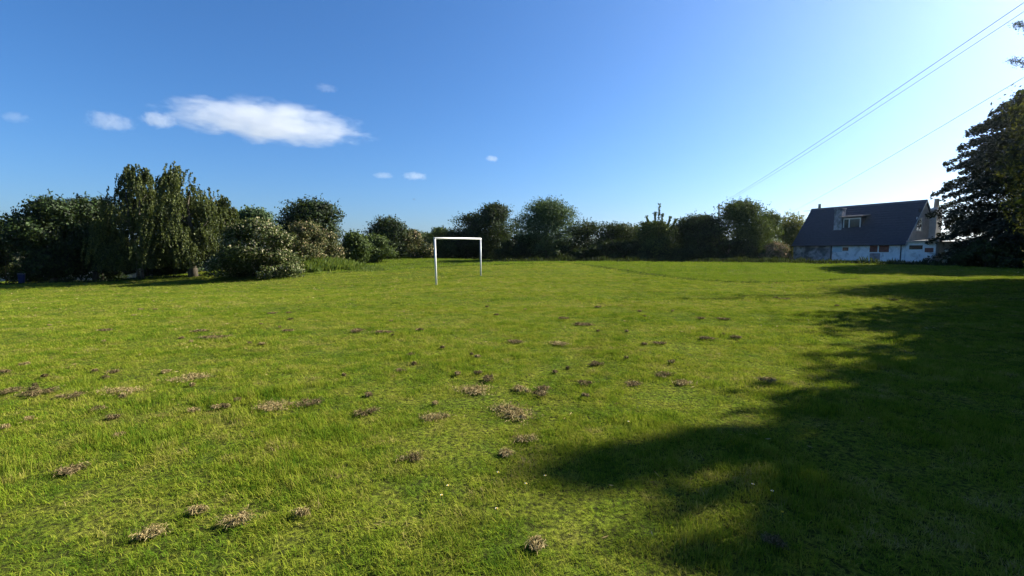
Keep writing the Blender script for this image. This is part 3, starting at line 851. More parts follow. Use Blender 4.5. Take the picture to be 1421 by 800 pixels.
# ------------------------------------------------------------------ cottage
u2 = np.array([-.431, .902]); u2 /= np.linalg.norm(u2)
w2 = np.array([u2[1], -u2[0]])
LEN, DEP = 12.2, 7.0
org = np.array([41.75, 50.0]) + u2 * LEN
hz = EYE
GZ0 = -1.3                                     # bottom of the walls, below the ground line
cot = empty('cottage', (org[0], org[1], hz), math.atan2(-u2[1], -u2[0]))
tag(cot, 'white rendered cottage with a steep dark slate roof, boarded windows and two chimneys', 'house')
wallm = surface('white_render', [(0.3, (0.66, 0.68, 0.70)), (0.6, (0.82, 0.83, 0.84))], 2.5, .9, .5, 25, stain=(1.1, .56, .72, (0.34, 0.34, 0.34)))
patchyw = surface('patchy_render', [(0.3, (0.22, 0.23, 0.25)), (0.6, (0.50, 0.51, 0.54))], 1.6, .9, .6, 22, stain=(.9, .42, .60, (0.10, 0.11, 0.12)))  # darker, patchier tone than the rest of the front wall
greyw = surface('grey_render', [(0.3, (0.46, 0.46, 0.45)), (0.6, (0.60, 0.59, 0.57))], 2.2, .9, .5, 30)
slate = surface('roof_slate', [(0.3, (0.024, 0.027, 0.040)), (0.7, (0.048, 0.052, 0.070))], 3, .5, .4, 20, stretch=(1, 1, 3))
board = surface('window_board', [(0.3, (0.15, 0.055, 0.04)), (0.7, (0.28, 0.10, 0.07))], 5, .8, .3, 30)
frame_w = surface('window_frame', [(0.3, (0.70, 0.70, 0.70)), (0.7, (0.80, 0.80, 0.80))], 6, .4, .05, 30)
fascia = surface('weathered_fascia', [(0.3, (0.36, 0.26, 0.22)), (0.7, (0.55, 0.42, 0.36))], 6, .7, .2, 30)
blackp = surface('black_pipe', [(0.3, (0.012, 0.012, 0.014)), (0.7, (0.03, 0.03, 0.034))], 6, .45, .05, 30)
terra = surface('chimney_pot_clay', [(0.3, (0.42, 0.36, 0.29)), (0.7, (0.56, 0.50, 0.43))], 6, .8, .2, 30)
leadm = surface('lead_grey', [(0.3, (0.07, 0.075, 0.085)), (0.7, (0.12, 0.125, 0.14))], 6, .6, .2, 30)
glass = MATS.setdefault('window_glass', new_mat('window_glass')[0])
nt = glass.node_tree; o_ = [n for n in nt.nodes if n.type == 'OUTPUT_MATERIAL'][0]
b = N(nt, 'ShaderNodeBsdfPrincipled', Roughness=0.06); b.inputs['Base Color'].default_value = (0.035, 0.04, 0.045, 1)
nt.links.new(b.outputs[0], o_.inputs['Surface'])
EV, RG, ym = 1.04, 5.5, 3.5

# walls: front in two stretches, gables and back in one shell
MB().box(4.78, LEN, 0, .25, GZ0, EV).build('wall', wallm, cot)
o = MB().box(0, 4.62, 0, .25, GZ0, EV - .04).build('wall', patchyw, cot); tag(o, 'darker, patchily painted left stretch of the front wall')
o = MB().prism([(.27, GZ0), (DEP, GZ0), (DEP, EV), (ym, RG - .06), (.27, EV + .3)], 'x', LEN - .25, LEN).build('gable_wall', greyw, cot)
o = MB().prism([(.27, GZ0), (DEP, GZ0), (DEP, EV), (ym, RG - .06), (.27, EV + .3)], 'x', 0, .25).build('gable_wall', greyw, cot)
MB().box(.27, LEN - .27, DEP - .25, DEP, GZ0, EV).build('back_wall', greyw, cot)
# roof: two slopes with thickness, courses of slates as small steps
rf = MB()
k = (RG - EV) / ym
for side in (0, 1):
    n = 17
    for i in range(n):
        ya, yb = -.28 + (ym + .28) * i / n, -.28 + (ym + .28) * (i + 1) / n
        za, zb = EV + k * ya + .03, EV + k * yb
        f = (lambda y: y) if side == 0 else (lambda y: 2 * ym - y)
        rf.prism([(f(ya), za - .10), (f(ya), za + .012), (f(yb), zb + .012), (f(yb), zb - .10)], 'x', -.12 + .004 * (i % 2), LEN + .14 - .004 * (i % 2))
roof = rf.build('roof', slate, cot)
MB().prism([(ym - .17, RG - .14), (ym, RG + .10), (ym + .17, RG - .14)], 'x', -.14, LEN + .16).build('ridge_tile', leadm, roof)
for sgn in (1, -1):
    ya, yb = ym - sgn * (ym + .28), ym
    za = EV - k * .28
    MB().prism([(ya, za - .16), (ya, za + .02), (yb, RG + .05), (yb, RG - .13)], 'x', LEN + .15, LEN + .19).build('bargeboard', greyw, roof)
# gutter and downpipes
MB().tube([(-.1, -.34, EV - .42 + .05), (LEN + .1, -.34, EV - .42 + .05)], .055, 8).build('gutter', blackp, cot)
MB().box(4.64, 4.76, -.02, .2, GZ0, EV - .1).tube([(4.7, -.07, GZ0), (4.7, -.07, EV - .4)], .05, 8).build('downpipe', blackp, cot)
MB().tube([(11.85, -.07, GZ0), (11.85, -.07, EV - .4)], .05, 8).build('downpipe', blackp, cot)
# front chimney breast breaking through the roof
ch = MB().box(4.12, 5.02, 1.2, 1.95, 2.2, 5.05).box(4.06, 5.08, 1.14, 2.01, 5.05, 5.17).build('chimney', patchyw, cot, bevel=.01)
MB().box(4.03, 5.11, 1.10, 2.0, 2.45, 2.56).build('flashing', leadm, ch)
o = MB().box(4.9, 5.86, -.03, .002, -.0, EV - .12).box(4.84, 5.92, -.05, .002, -.08, -.0).build('door_panel', surface('pale_blue_paint', [(0.3, (0.36, 0.52, 0.60)), (0.7, (0.46, 0.62, 0.70))], 4, .6, .1, 30), cot)
# dormer: cheeks and front, flat overhanging roof, two-light window
dz0, dz1 = 2.62, 3.98
dm = MB().prism([(1.36, dz0), (1.36, dz1), (2.5, dz1), (1.4, dz0)], 'x', 5.03, 5.12).prism([(1.36, dz0), (1.36, dz1), (2.5, dz1), (1.4, dz0)], 'x', 7.02, 7.12).box(5.12, 7.02, 1.62, 1.66, dz0, dz1).build('dormer', slate, cot)
MB().prism([(.88, 4.06), (.88, 4.17), (2.75, 4.34), (2.75, 4.23)], 'x', 4.95, 7.42).build('dormer_roof', fascia, dm)
wf = MB().box(5.12, 7.02, 1.36, 1.44, 2.62, 2.74).box(5.12, 7.02, 1.36, 1.44, 3.80, 3.92).box(5.12, 5.21, 1.36, 1.44, 2.74, 3.80).box(6.93, 7.02, 1.36, 1.44, 2.74, 3.80).box(5.72, 5.83, 1.36, 1.44, 2.74, 3.80).build('window', frame_w, dm)
tag(wf, 'white framed dormer window of one narrow and one wide light')
MB().box(5.21, 5.72, 1.395, 1.415, 2.74, 3.80).box(5.83, 6.93, 1.395, 1.415, 2.74, 3.80).build('dormer_glass', glass, dm)
# small low window, two boarded openings with pale mullion
MB().box(5.98, 6.62, -.03, -.002, .05, .47).build('window', glass, cot)
MB().box(5.92, 6.68, -.05, -.002, -.02, .05).box(5.92, 6.68, -.04, -.002, .47, .54).box(5.92, 5.98, -.035, -.002, .05, .47).box(6.62, 6.68, -.035, -.002, .05, .47).build('window_surround', frame_w, cot)
for x0, x1 in ((8.84, 9.62), (9.76, 10.72)):
    w = MB().box(x0, x1, -.025, -.002, -.1, .86).box(x0 + (x1 - x0) * .48, x0 + (x1 - x0) * .52, -.04, -.025, -.1, .86).build('boarded_window', board, cot)
    MB().box(x0 - .06, x1 + .04, -.06, -.002, -.19, -.1).build('sill', frame_w, w)
o = MB().box(8.9, 9.9, -.022, -.002, -.95, -.22).build('stained_panel', surface('stain', [(0.3, (0.16, 0.12, 0.13)), (0.7, (0.38, 0.33, 0.34))], 3, .9, .2, 30), cot)
# gable: window, vent hole, tall chimney stack
gw = MB().box(LEN, LEN + .05, 1.85, 1.95, 2.25, 3.66).box(LEN, LEN + .05, 2.95, 3.05, 2.25, 3.66).box(LEN, LEN + .05, 1.95, 2.95, 3.56, 3.66).box(LEN, LEN + .08, 1.8, 3.1, 2.15, 2.25).box(LEN, LEN + .045, 2.40, 2.47, 2.25, 3.56).build('gable_window', frame_w, cot)
MB().box(LEN + .002, LEN + .02, 1.95, 2.40, 2.25, 3.56).box(LEN + .002, LEN + .02, 2.47, 2.95, 2.25, 3.56).build('glass', glass, gw)
MB().box(LEN + .002, LEN + .02, 2.2, 2.55, 4.2, 4.6).build('vent', blackp, cot)
st = MB().box(LEN + .002, LEN + .62, 4.55, 5.75, GZ0, 4.55).prism([(4.55, 4.55), (4.85, 4.75), (5.45, 4.75), (5.75, 4.55)], 'x', LEN + .002, LEN + .62).build('chimney', greyw, cot)
MB().tube([(LEN + .31, 5.1, 4.75), (LEN + .31, 5.1, 5.65), (LEN + .31, 5.1, 5.72)], [.24, .2, .25], 12).build('chimney_pot', terra, st, True)
MB().tube([(.9, ym, RG), (.9, ym, RG + .55), (.9, ym, RG + .62)], [.17, .15, .19], 10).build('chimney_pot', terra, roof, True)
a = MB().tube([(-.1, ym - .2, RG - .6), (-.1, ym - .2, RG - .1)], .025, 6).tube([(-.95, ym - .3, RG - .16), (.25, ym - .1, RG - .16)], .018, 6)
for q in range(6): a.tube([(-.9 + q * .2, ym - .55, RG - .16), (-.9 + q * .2, ym + .1, RG - .16)], .01, 5)
a.build('aerial', leadm, cot)
# flat-roofed lean-to on the right end
lt = MB().box(LEN + .01, LEN + 2.6, .05, .25, GZ0, .98).box(LEN + 2.4, LEN + 2.6, .25, 4.4, GZ0, .98).box(LEN + .65, LEN + 2.4, 4.2, 4.4, GZ0, .98).build('lean_to', wallm, cot)
MB().prism([(-.25, 1.0), (-.25, 1.10), (4.7, 1.32), (4.7, 1.22)], 'x', LEN + .2, LEN + 2.95).build('lean_to_roof', leadm, lt)
MB().box(LEN + .2, LEN + 2.95, -.30, -.254, .97, 1.11).build('fascia', fascia, lt)
MB().box(LEN + .35, LEN + 1.5, .02, .048, .2, .62).build('window', glass, lt)
MB().box(LEN + 1.75, LEN + 2.38, .02, .048, .42, .86).build('pale_panel', frame_w, lt)
o = MB().box(LEN + 1.7, LEN + 2.42, .02, .046, -.1, .34).build('board', board, lt)
# paling fence and pale shed right of it
fx, fy = org + (-u2) * (LEN + 3.1) + w2 * .6
pf = empty('paling_fence', (fx, fy, gz(fx, fy)), math.atan2(-u2[1], -u2[0]) + R(18))
tag(pf, 'pale greenish paling fence between the cottage lean-to and the huge dark tree', 'fence')
pale = surface('pale_green_wood', [(0.3, (0.36, 0.40, 0.36)), (0.7, (0.50, 0.54, 0.48))], 5, .8, .3, 30, stretch=(4, 4, .5))
for q in range(16):
    MB().prism([(q * .16, -.1), (q * .16, 1.35), (q * .16 + .06, 1.45), (q * .16 + .12, 1.35), (q * .16 + .12, -.1)], 'y', -.012, .012).build('pale', pale, pf)
MB().box(-.05, 2.6, .016, .06, .3, .4).box(-.05, 2.6, .016, .06, 1.05, 1.15).build('rail', pale, pf)
sx_, sy_ = fx + 2.4, fy + 3.4
sh = empty('shed', (sx_, sy_, gz(sx_, sy_)), math.atan2(-u2[1], -u2[0]) + R(18)); tag(sh, 'low pale shed with a flat dark roof behind the paling fence', 'shed')
MB().box(-1.4, 2.8, 0, 2.4, -.2, 2.1).build('wall', surface('pale_shed_board', [(0.3, (0.42, 0.50, 0.54)), (0.7, (0.56, 0.62, 0.64))], 4, .8, .3, 30, stretch=(5, 5, .4)), sh)
MB().prism([(-.3, 2.11), (-.3, 2.24), (2.7, 2.34), (2.7, 2.21)], 'x', -1.65, 3.05).build('roof', leadm, sh)
MB().box(.3, 1.2, -.03, -.002, .9, 1.7).build('window', glass, sh)

# ------------------------------------------------------------------ behind the left trees: pale wall, wheelie bin
stone = surface('pale_wall', [(0.3, (0.30, 0.26, 0.22)), (0.7, (0.52, 0.47, 0.42))], 1.4, .95, .7, 12, stain=(.6, .5, .62, (0.12, 0.12, 0.09)))
x0, x1 = pt(-40, 52)[0], pt(345, 52)[0]
wv = MB(); n = 22
for i in range(n):
    a_, b_ = x0 + (x1 - x0) * i / n, x0 + (x1 - x0) * (i + 1) / n
    wv.box(a_, b_ - .004, 52, 52.3, min(gz(a_, 52), gz(b_, 52)) - .3, gz((a_ + b_) / 2, 52) + 1.35 + .04 * math.sin(i * 2.1))
tag(wv.build('boundary_wall', stone, None, bevel=.02), 'pale rendered wall glimpsed between the trunks of the left trees', 'wall')
bx, by = pt(29, 42.0)
bn = empty('wheelie_bin', (bx, by, gz(bx, by)), R(42)); bn.scale = (.8, .8, .92); tag(bn, 'blue wheelie bin at the left border under the dark trees', 'bin')
blue = surface('blue_plastic', [(0.3, (0.012, 0.018, 0.08)), (0.7, (0.018, 0.026, 0.11))], 5, .5, .05, 40)
MB().add([(-.22, -.25, .08), (.22, -.25, .08), (.22, .22, .08), (-.22, .22, .08), (-.29, -.34, .98), (.29, -.34, .98), (.29, .34, .98), (-.29, .34, .98)],
         [[0, 3, 2, 1], [4, 5, 6, 7], [0, 1, 5, 4], [1, 2, 6, 5], [2, 3, 7, 6], [3, 0, 4, 7]]).build('bin_body', blue, bn, bevel=.02)
MB().prism([(-.38, .985), (-.36, 1.05), (.0, 1.09), (.36, 1.05), (.38, .985)], 'x', -.31, .31).build('lid', leadm, bn, bevel=.01)
for s in (-1, 1): MB().tube([(s * .24 - .025, .25, .1), (s * .24 + .025, .25, .1)], .1, 14).build('wheel', blackp, bn)

# ------------------------------------------------------------------ utility poles and wires
wood = surface('pole_wood', [(0.3, (0.06, 0.05, 0.04)), (0.7, (0.12, 0.10, 0.08))], 5, .9, .4, 20, stretch=(3, 3, .2))
cable = surface('cable', [(0.3, (0.16, 0.18, 0.20)), (0.7, (0.22, 0.24, 0.26))], 5, .6, .0, 20)


def pole(x, y, ztop, label):
    zb = gz(x, y)
    e = empty('utility_pole', (x, y, zb)); tag(e, label, 'pole', 'utility poles')
    h = ztop - zb
    MB().tube([(0, 0, -.6), (0, 0, h)], [.15, .10], 10).build('post', wood, e, True)
    MB().box(-.24, .24, -.16, -.09, h - .36, h - .25).build('crossarm', wood, e)
    for s in (-.17, .17): MB().tube([(s, -.125, h - .25), (s, -.125, h - .12)], [.035, .028], 8).build('insulator', greyw, e, True)


xa, ya, za = at(998, 283, 75)
pole(xa, ya, za, 'thin utility pole sticking up behind the tall leafy tree left of the cottage')
xb, yb = xa - .29 * (ya + 9), -9.0
pole(xb, yb, za + .5, 'utility pole out of view behind the viewer that carries the twin wires')
xc, yc, zc = at(1088, 299, 92)
pole(xc, yc, zc, 'utility pole hidden behind the yellowish tree by the cottage')
xd, yd = xc - .452 * (yc + 9), -9.0
pole(xd, yd, zc + .2, 'utility pole out of view beside the right row of trees that carries the single wire')


def wire(p, q, sag, label, r0):
    P = [Vector(p).lerp(Vector(q), t) - Vector((0, 0, sag * 4 * t * (1 - t))) for t in np.linspace(0, 1, 40)]
    tag(MB().tube(P, r0, 6).build('overhead_wire', cable, None, True), label, 'wire', 'overhead wires')


wire((xa - .17, ya - .125, za - .12), (xb - .17, yb - .125, za + .38), .55, 'upper of the twin overhead wires running to the top right of the sky', .011)
wire((xa + .17, ya - .125, za - .12), (xb + .17, yb - .125, za + .38), .60, 'lower of the twin overhead wires running to the top right of the sky', .009)
wire((xc - .17, yc - .125, zc - .12), (xd - .17, yd - .125, zc + .08), .5, 'single faint overhead wire crossing the sky below the twin wires, over the cottage', .011)

# ------------------------------------------------------------------ clumps of dried mown grass
hay = {}
for nm, st_ in (('straw', [(0, (0.05, 0.07, 0.015)), (.22, (0.11, 0.10, 0.025)), (.3, (0.15, 0.10, 0.035)), (0.6, (0.26, 0.195, 0.085)), (1, (0.40, 0.32, 0.16))]), ('soil', [(0, (0.04, 0.055, 0.012)), (.2, (0.06, 0.06, 0.015)), (.28, (0.045, 0.028, 0.012)), (0.6, (0.13, 0.095, 0.042)), (1, (0.26, 0.195, 0.095))])):
    hay[nm] = leaf_mat(nm + '_clipping', st_, .1, (0.3, 0.22, 0.1), 6)


def clump_arrays(seed, W, D_, H, n, w):
    r = np.random.default_rng(seed)
    k = 3 + int(3 * r.random() + W / max(H, .02) / 3)
    cx = np.clip(r.normal(0, .25, k), -.5, .5) * W; cyy = np.clip(r.normal(0, .25, k), -.5, .5) * D_; ch_ = H * r.uniform(.3, 1.0, k); cr = np.maximum(r.uniform(.05, .13, k) * W, H * .5)
    ii = r.integers(0, k, n); a = r.uniform(0, 6.283, n); q = np.sqrt(r.random(n)) * 1.15
    lump = r.random(n) < .5
    x = np.where(lump, cx[ii] + cr[ii] * q * np.cos(a), cx[ii] + r.normal(0, .20, n) * W)
    y = np.where(lump, cyy[ii] + cr[ii] * q * np.sin(a), cyy[ii] + r.normal(0, .20, n) * D_)
    z = np.where(lump, ch_[ii] * np.clip(1.1 - q ** 2, 0, 1) * r.uniform(.4, 1.0, n), r.uniform(0, .02, n)) + .008
    P = np.stack([x, y, z], 1)
    d = r.normal(size=(n, 3)); d[:, 2] *= .3; d /= np.linalg.norm(d, axis=1, keepdims=True)
    L = r.uniform(.018, .055, (n, 1)) * (1 + 25 * w); s = np.cross(d, r.normal(size=(n, 3))); s /= np.linalg.norm(s, axis=1, keepdims=True) + 1e-9
    bend = np.stack([np.zeros(n), np.zeros(n), r.uniform(.0, .02, n)], 1)
    V = np.stack([P - d * L * .5, P + s * w + bend, P + d * L * .5, P - s * w + bend], 1)
    V[:, :, 2] = np.maximum(V[:, :, 2], -.01)
    return V.reshape(-1, 3), np.arange(4 * n).reshape(n, 4), r.random(n)


def clump(px, py, wpx, hpx, mat, label, group='clumps of dried mown grass'):
    x, y, z = on_ground(px, py + hpx * .4)
    m = y / FPX
    W = wpx * m * .92; H = max(hpx * m * .30, .02); D_ = min(W, max(W * .6, hpx * m * 3))
    SEED[0] += 1
    n = int(np.clip(500 + 12000 * W * D_, 200, 7000))
    V, F, T = clump_arrays(SEED[0], W, D_, H, n, max(.0016, .00045 * y))
    o = mesh_obj('grass_clump', V, F, hay[mat], None, tint=T, loc=(x, y, z + .012))
    tag(o, label, 'grass clump', group)


S_, B_ = 'straw', 'soil'
named_clumps = [
    (102, 653, 40, 14, B_, 'brown clod with a dark hollow, alone near the left border'),
    (328, 720, 40, 20, S_, 'pale brown tuft of dry clippings, nearest large clump left of the picture centre'),
    (712, 568, 62, 26, S_, 'largest pale brown patch of dry clippings, in the middle of the field'),
    (664, 541, 48, 12, S_, 'long low drift of dry clippings just above and left of the largest patch'),
    (721, 539, 22, 12, S_, 'small mound of clippings directly above the largest patch'),
    (757, 538, 22, 13, B_, 'brown mound right of the small mound above the largest patch'),
    (748, 547, 18, 9, B_, 'low brown crumb below the brown mound beside the largest patch'),
    (811, 529, 17, 15, B_, 'tall dark clod standing alone right of the largest patch'),
    (716, 474, 19, 9, B_, 'dark clod in the middle distance straight ahead'),
    (809, 449, 21, 7, B_, 'flat dark clod farther off, right of the dark clod straight ahead'),
    (777, 477, 26, 6, S_, 'flat strip of straw to the right of the dark clod straight ahead'),
    (922, 520, 24, 10, B_, 'dark brown clump left of the shadow, with grass blades over it'),
    (878, 533, 24, 8, B_, 'brown clump between the tall dark clod and the clump by the shadow'),
    (947, 531, 26, 8, S_, 'straw-coloured clump closest to the edge of the shadow'),
    (265, 524, 46, 10, S_, 'long straw clump in the left half of the field with a brown end'),
    (376, 564, 50, 10, S_, 'wide thin straw clump left of centre in the foreground'),
    (432, 558, 26, 10, B_, 'brown clump just right of the wide thin straw clump'),
    (20, 541, 26, 10, B_, 'leftmost brown clump at the left border'),
    (54, 543, 32, 12, B_, 'brown clump second from the left border'),
    (97, 550, 24, 8, B_, 'brown clump at the left end of the long straw trail'),
    (157, 546, 54, 6, S_, 'long thin straw trail in the left foreground'),
    (135, 569, 17, 8, B_, 'small dark clod below the long thin straw trail'),
    (300, 469, 34, 4, B_, 'thin dark line of clippings in the left middle distance'),
    (505, 573, 26, 10, B_, 'brown clump left of the largest patch, near the bottom middle'),
    (602, 580, 48, 10, S_, 'broad pale drift of clippings left of and below the largest patch'),
    (420, 716, 24, 4, S_, 'pale clump right of the nearest large tuft at the bottom left'),
    (274, 713, 26, 4, S_, 'pale clump left of the nearest large tuft at the bottom left'),
    (207, 745, 46, 4, S_, 'faded straw patch at the bottom left, lowest of the clumps there'),
    (729, 608, 28, 11, S_, 'faint pinkish-brown clump below the largest patch'),
    (700, 629, 18, 11, S_, 'orange-brown tuft in the grass above the shaded hollow'),
    (571, 638, 28, 9, B_, 'dull brown patch in the foreground below the broad pale drift'),
    (740, 758, 24, 12, S_, 'pale tuft at the bottom middle of the picture'),
    (1067, 528, 22, 6, S_, 'straw clump lying at the edge of the tree shadow'),
    (1076, 752, 26, 12, B_, 'brown clump in the sunlit patch within the shadow at the bottom right'),
]
for a_ in named_clumps: clump(*a_)
far_lab = 'small far brown speck of dried clippings on the mown field'
for px, py, wp, hp in ((275, 460, 16, 4), (148, 459, 18, 3), (398, 459, 12, 5), (378, 435, 10, 3), (402, 434, 8, 4), (555, 515, 12, 6), (636, 519, 8, 6), (675, 527, 14, 7), (663, 518, 9, 6),
                       (495, 459, 16, 5), (535, 461, 20, 4), (583, 458, 8, 4), (690, 437, 6, 4), (830, 426, 7, 4), (783, 442, 12, 4), (829, 505, 14, 6), (893, 478, 6, 5), (915, 477, 13, 5), (160, 516, 12, 6),
                       (1160, 424, 5, 4), (1076, 413, 6, 3), (1090, 415, 10, 3), (1243, 416, 10, 4), (972, 442, 9, 4), (1004, 443, 12, 3), (980, 470, 14, 5), (1022, 468, 14, 5)):
    clump(px, py, wp, hp, B_, far_lab, 'far specks of clippings')

scrap_lab = 'little brown scrap of dried clippings among the grass blades of the mown field'
rq = np.random.default_rng(41); made = 0
while made < 55:
    py = 425 + 190 * rq.random() ** 1.5; px = rq.uniform(5, 1050)
    if patch_noise(np.array([px * .02]), np.array([py * .07]), 5.0)[0] + rq.normal(0, .5) < .1 or px > 1200 - (py - 420) * 2.6: continue
    sc_ = .35 + (py - 425) / 260
    clump(px, py, rq.uniform(4, 14) * sc_, rq.uniform(3, 6) * sc_, B_ if rq.random() < .6 else S_, scrap_lab, 'scraps of clippings'); made += 1

# loose clippings nobody could count
r = np.random.default_rng(77); n = 26000
yy = np.sqrt(r.uniform(2.0, 30 ** 2, n)); xx = r.uniform(-1.2, 1.2, n) * yy
m = patch_noise(xx, yy, 1.0, 1.1) + r.normal(0, .22, n) > .62
xx, yy = xx[m], yy[m]; n = len(xx)
P = np.stack([xx, yy, ground(xx, yy) + r.uniform(.012, .045, n)], 1)
d = r.normal(size=(n, 3)); d[:, 2] *= .25; d /= np.linalg.norm(d, axis=1, keepdims=True)
s = np.cross(d, r.normal(size=(n, 3))); s /= np.linalg.norm(s, axis=1, keepdims=True)
Ls = (r.uniform(.03, .07, n) * (1 + yy * .03))[:, None]; Wd = (.0022 + .0005 * yy)[:, None]
V = np.stack([P - d * Ls / 2, P + s * Wd, P + d * Ls / 2, P - s * Wd], 1).reshape(-1, 3)
tag(mesh_obj('grass_clippings', V, np.arange(4 * n).reshape(n, 4), hay['straw'], tint=r.random(n)), 'scattered dry grass clippings over the lawn', 'clippings', kind='stuff')

# ------------------------------------------------------------------ flowers
petal = surface('white_petal', [(0.3, (0.72, 0.72, 0.70)), (0.7, (0.82, 0.82, 0.80))], 40, .7, 0, 30)
yolk = surface('flower_yellow', [(0.3, (0.5, 0.33, 0.01)), (0.7, (0.7, 0.48, 0.02))], 60, .8, 0, 30)
stemm = surface('flower_stem', [(0.3, (0.03, 0.07, 0.01)), (0.7, (0.06, 0.11, 0.02))], 40, .8, 0, 30)
rr_ = random.Random(3)


def flower(px, py, label, yellow=False):
    x, y, z = on_ground(px, py)
    e = empty('dandelion' if yellow else 'daisy', (x, y, z), rr_.uniform(0, 6)); tag(e, label, 'flower', None if yellow else 'white daisies in the lawn')
    h = .055
    MB().tube([(0, 0, -.01), (.003, 0, h * .6), (.004, .002, h)], .0012, 5).build('stem', stemm, e)
    p = MB(); n = 16
    for i in range(n):
        a = 2 * math.pi * i / n; c, s = math.cos(a), math.sin(a); R1, wd = (.0095, .0022)
        p.add([(.004 + c * .003, .002 + s * .003, h), (.004 + c * R1 * .7 - s * wd, .002 + s * R1 * .7 + c * wd, h + .003), (.004 + c * R1, .002 + s * R1, h + .004), (.004 + c * R1 * .7 + s * wd, .002 + s * R1 * .7 - c * wd, h + .003)], [[0, 1, 2, 3]])
    p.build('petals', yolk if yellow else petal, e)
    MB().tube([(.004, .002, h - .001), (.004, .002, h + .005), (.004, .002, h + .007)], [.004, .0045, .002], 10).build('flower_centre', yolk, e, True)


for px, py, lab in ((622, 686, 'white daisy, upper of the left pair in the bottom middle'), (614, 699, 'white daisy, lower of the left pair in the bottom middle'),
                    (731, 683, 'white daisy left of and below the shaded hollow'), (757, 671, 'white daisy at the lower edge of the shaded hollow'), (690, 718, 'white daisy, lowest of those in the bottom middle'),
                    (691, 667, 'small white daisy above the others in the bottom middle'), (1044, 684, 'white daisy on the sunny rim of the shadow at the bottom right'), (1070, 693, 'white daisy inside the shadow at the bottom right'),
                    (873, 594, 'white daisy beside the farthest shadow finger in mid field')):
    flower(px, py, lab)
flower(1086, 724, 'single yellow dandelion in the sunlit patch at the bottom right', True)

# ------------------------------------------------------------------ bird
bx, by, bz = at(574.5, 277, 120)
bird = empty('bird', (bx, by, bz), R(60)); tag(bird, 'tiny bird flying in the sky above the goal', 'bird')
bm_ = surface('bird_grey', [(0.3, (0.10, 0.10, 0.11)), (0.7, (0.2, 0.2, 0.21))], 6, .8, 0, 30)
B = MB()
B.tube([(-.26, 0, .0), (-.16, 0, .01), (0, 0, 0), (.14, 0, .02), (.21, 0, .04), (.25, 0, .035)], [.012, .045, .07, .06, .04, .006], 10)
for s in (-1, 1):
    pr = [(.08, .03), (.10, .25), (.02, .48), (-.05, .5), (-.04, .25), (-.07, .03)]
    up = lambda q: .05 + .25 * q if q < .26 else .115 - .08 * (q - .25)
    n = len(pr)
    B.add([(x, s * y, up(y) + .008) for x, y in pr] + [(x, s * y, up(y) - .008) for x, y in pr],
          [[0, 1, 4, 5], [1, 2, 3, 4], [n + 5, n + 4, n + 1, n], [n + 4, n + 3, n + 2, n + 1]] + [[i, (i + 1) % n, n + (i + 1) % n, n + i] for i in range(n)])
B.build('body', bm_, bird, True)


# ------------------------------------------------------------------ clouds: real bodies of vapour far off
def cloud_mat(name, dens, nscale, seed, thr):
    m, nt, out = new_mat(name); L = nt.links
    tc = N(nt, 'ShaderNodeTexCoord')
    mp = N(nt, 'ShaderNodeMapping'); mp.inputs['Location'].default_value = (seed, seed * .7, -seed); mp.inputs['Scale'].default_value = (1.7, 1.2, 0.9)
    L.new(tc.outputs['Object'], mp.inputs['Vector'])
    nz = noise(nt, mp.outputs[0], nscale, 7, .62, .25)
    ln = N(nt, 'ShaderNodeVectorMath', operation='LENGTH'); L.new(tc.outputs['Object'], ln.inputs[0])
    f1 = N(nt, 'ShaderNodeMath', operation='MULTIPLY'); L.new(ln.outputs['Value'], f1.inputs[0]); L.new(ln.outputs['Value'], f1.inputs[1])
    f2 = N(nt, 'ShaderNodeMath', operation='MULTIPLY_ADD'); L.new(nz, f2.inputs[0]); f2.inputs[1].default_value = 1.9; f2.inputs[2].default_value = -thr
    f3 = N(nt, 'ShaderNodeMath', operation='SUBTRACT'); L.new(f2.outputs[0], f3.inputs[0]); L.new(f1.outputs[0], f3.inputs[1])
    mr = N(nt, 'ShaderNodeMapRange'); L.new(f3.outputs[0], mr.inputs['Value']); mr.inputs['From Min'].default_value = 0; mr.inputs['From Max'].default_value = .38
    mr.inputs['To Min'].default_value = 0; mr.inputs['To Max'].default_value = dens
    v = N(nt, 'ShaderNodeVolumePrincipled'); v.inputs['Color'].default_value = (.74, .76, .79, 1); v.inputs['Anisotropy'].default_value = .1
    L.new(mr.outputs[0], v.inputs['Density']); L.new(v.outputs[0], out.inputs['Volume'])
    return m


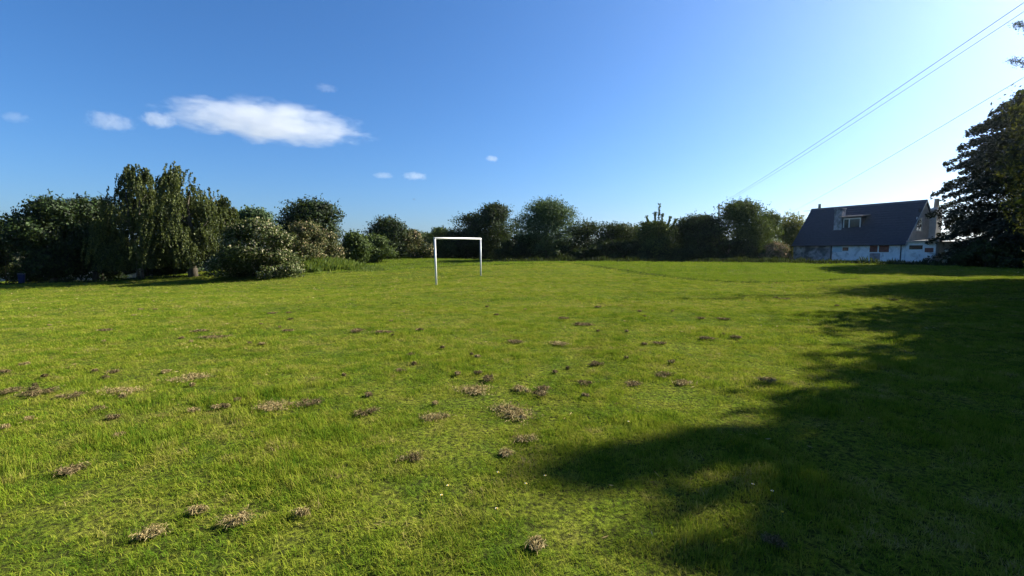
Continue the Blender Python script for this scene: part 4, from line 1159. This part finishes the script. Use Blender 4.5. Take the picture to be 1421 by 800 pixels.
def cloud(px0, px1, py0, py1, dist, dens, nscale, seed, thr, label, tilt=0.0):
    x, y, z = at((px0 + px1) / 2, (py0 + py1) / 2, dist)
    hw = (px1 - px0) / 2 / FPX * dist * 1.15; hh = (py1 - py0) / 2 / FPX * dist * 1.1
    bm = bmesh.new(); bmesh.ops.create_icosphere(bm, subdivisions=4, radius=1.0)
    me = bpy.data.meshes.new('cloud'); bm.to_mesh(me); bm.free()
    me.materials.append(cloud_mat('cloud_vapour_' + str(seed), dens, nscale, seed, thr))
    o = bpy.data.objects.new('cloud', me); COL.objects.link(o)
    o.location = (x, y, z); o.scale = (hw, hw * .6, hh); o.rotation_euler = (0, R(tilt), R(20))
    tag(o, label, 'cloud', 'clouds')


cloud(236, 514, 143, 200, 2600, .003, 2.6, 3.1, .40, 'large bright flat-bottomed cloud over the left trees', 1.5)
cloud(196, 246, 154, 180, 2600, .005, 1.8, 5.7, .35, 'small cloud just left of the large cloud')
cloud(122, 184, 154, 186, 2600, .003, 2.0, 9.2, .4, 'thin wisp of cloud further left of the large cloud', 4)
cloud(436, 470, 116, 130, 2600, .002, 2.0, 11.4, .4, 'faint wisp of cloud above the right end of the large cloud')
cloud(516, 548, 238, 250, 2600, .004, 2.0, 13.3, .4, 'left small wisp of the low pair above the goal')
cloud(556, 596, 238, 252, 2600, .005, 2.0, 17.9, .4, 'right small wisp of the low pair above the goal')
cloud(672, 694, 215, 226, 2600, .008, 2.0, 21.2, .4, 'tiny bright cloud fleck right of the goal, high over the domed tree')
cloud(2, 40, 154, 172, 2600, .002, 2.0, 25.0, .4, 'faintest wisp of cloud near the left border')

# ------------------------------------------------------------------ haze: the air between here and the far hills
m, nt, out = new_mat('haze_air')
v = N(nt, 'ShaderNodeVolumePrincipled'); v.inputs['Color'].default_value = (.70, .84, 1.0, 1)
v.inputs['Density'].default_value = HAZE; v.inputs['Anisotropy'].default_value = .7
nt.links.new(v.outputs[0], out.inputs['Volume'])
HV_ = MB().box(-4200, 4200, -4200, 4300, -4, 112)
tag(HV_.build('haze', m), 'thin bluish haze in the air', 'haze', kind='stuff')
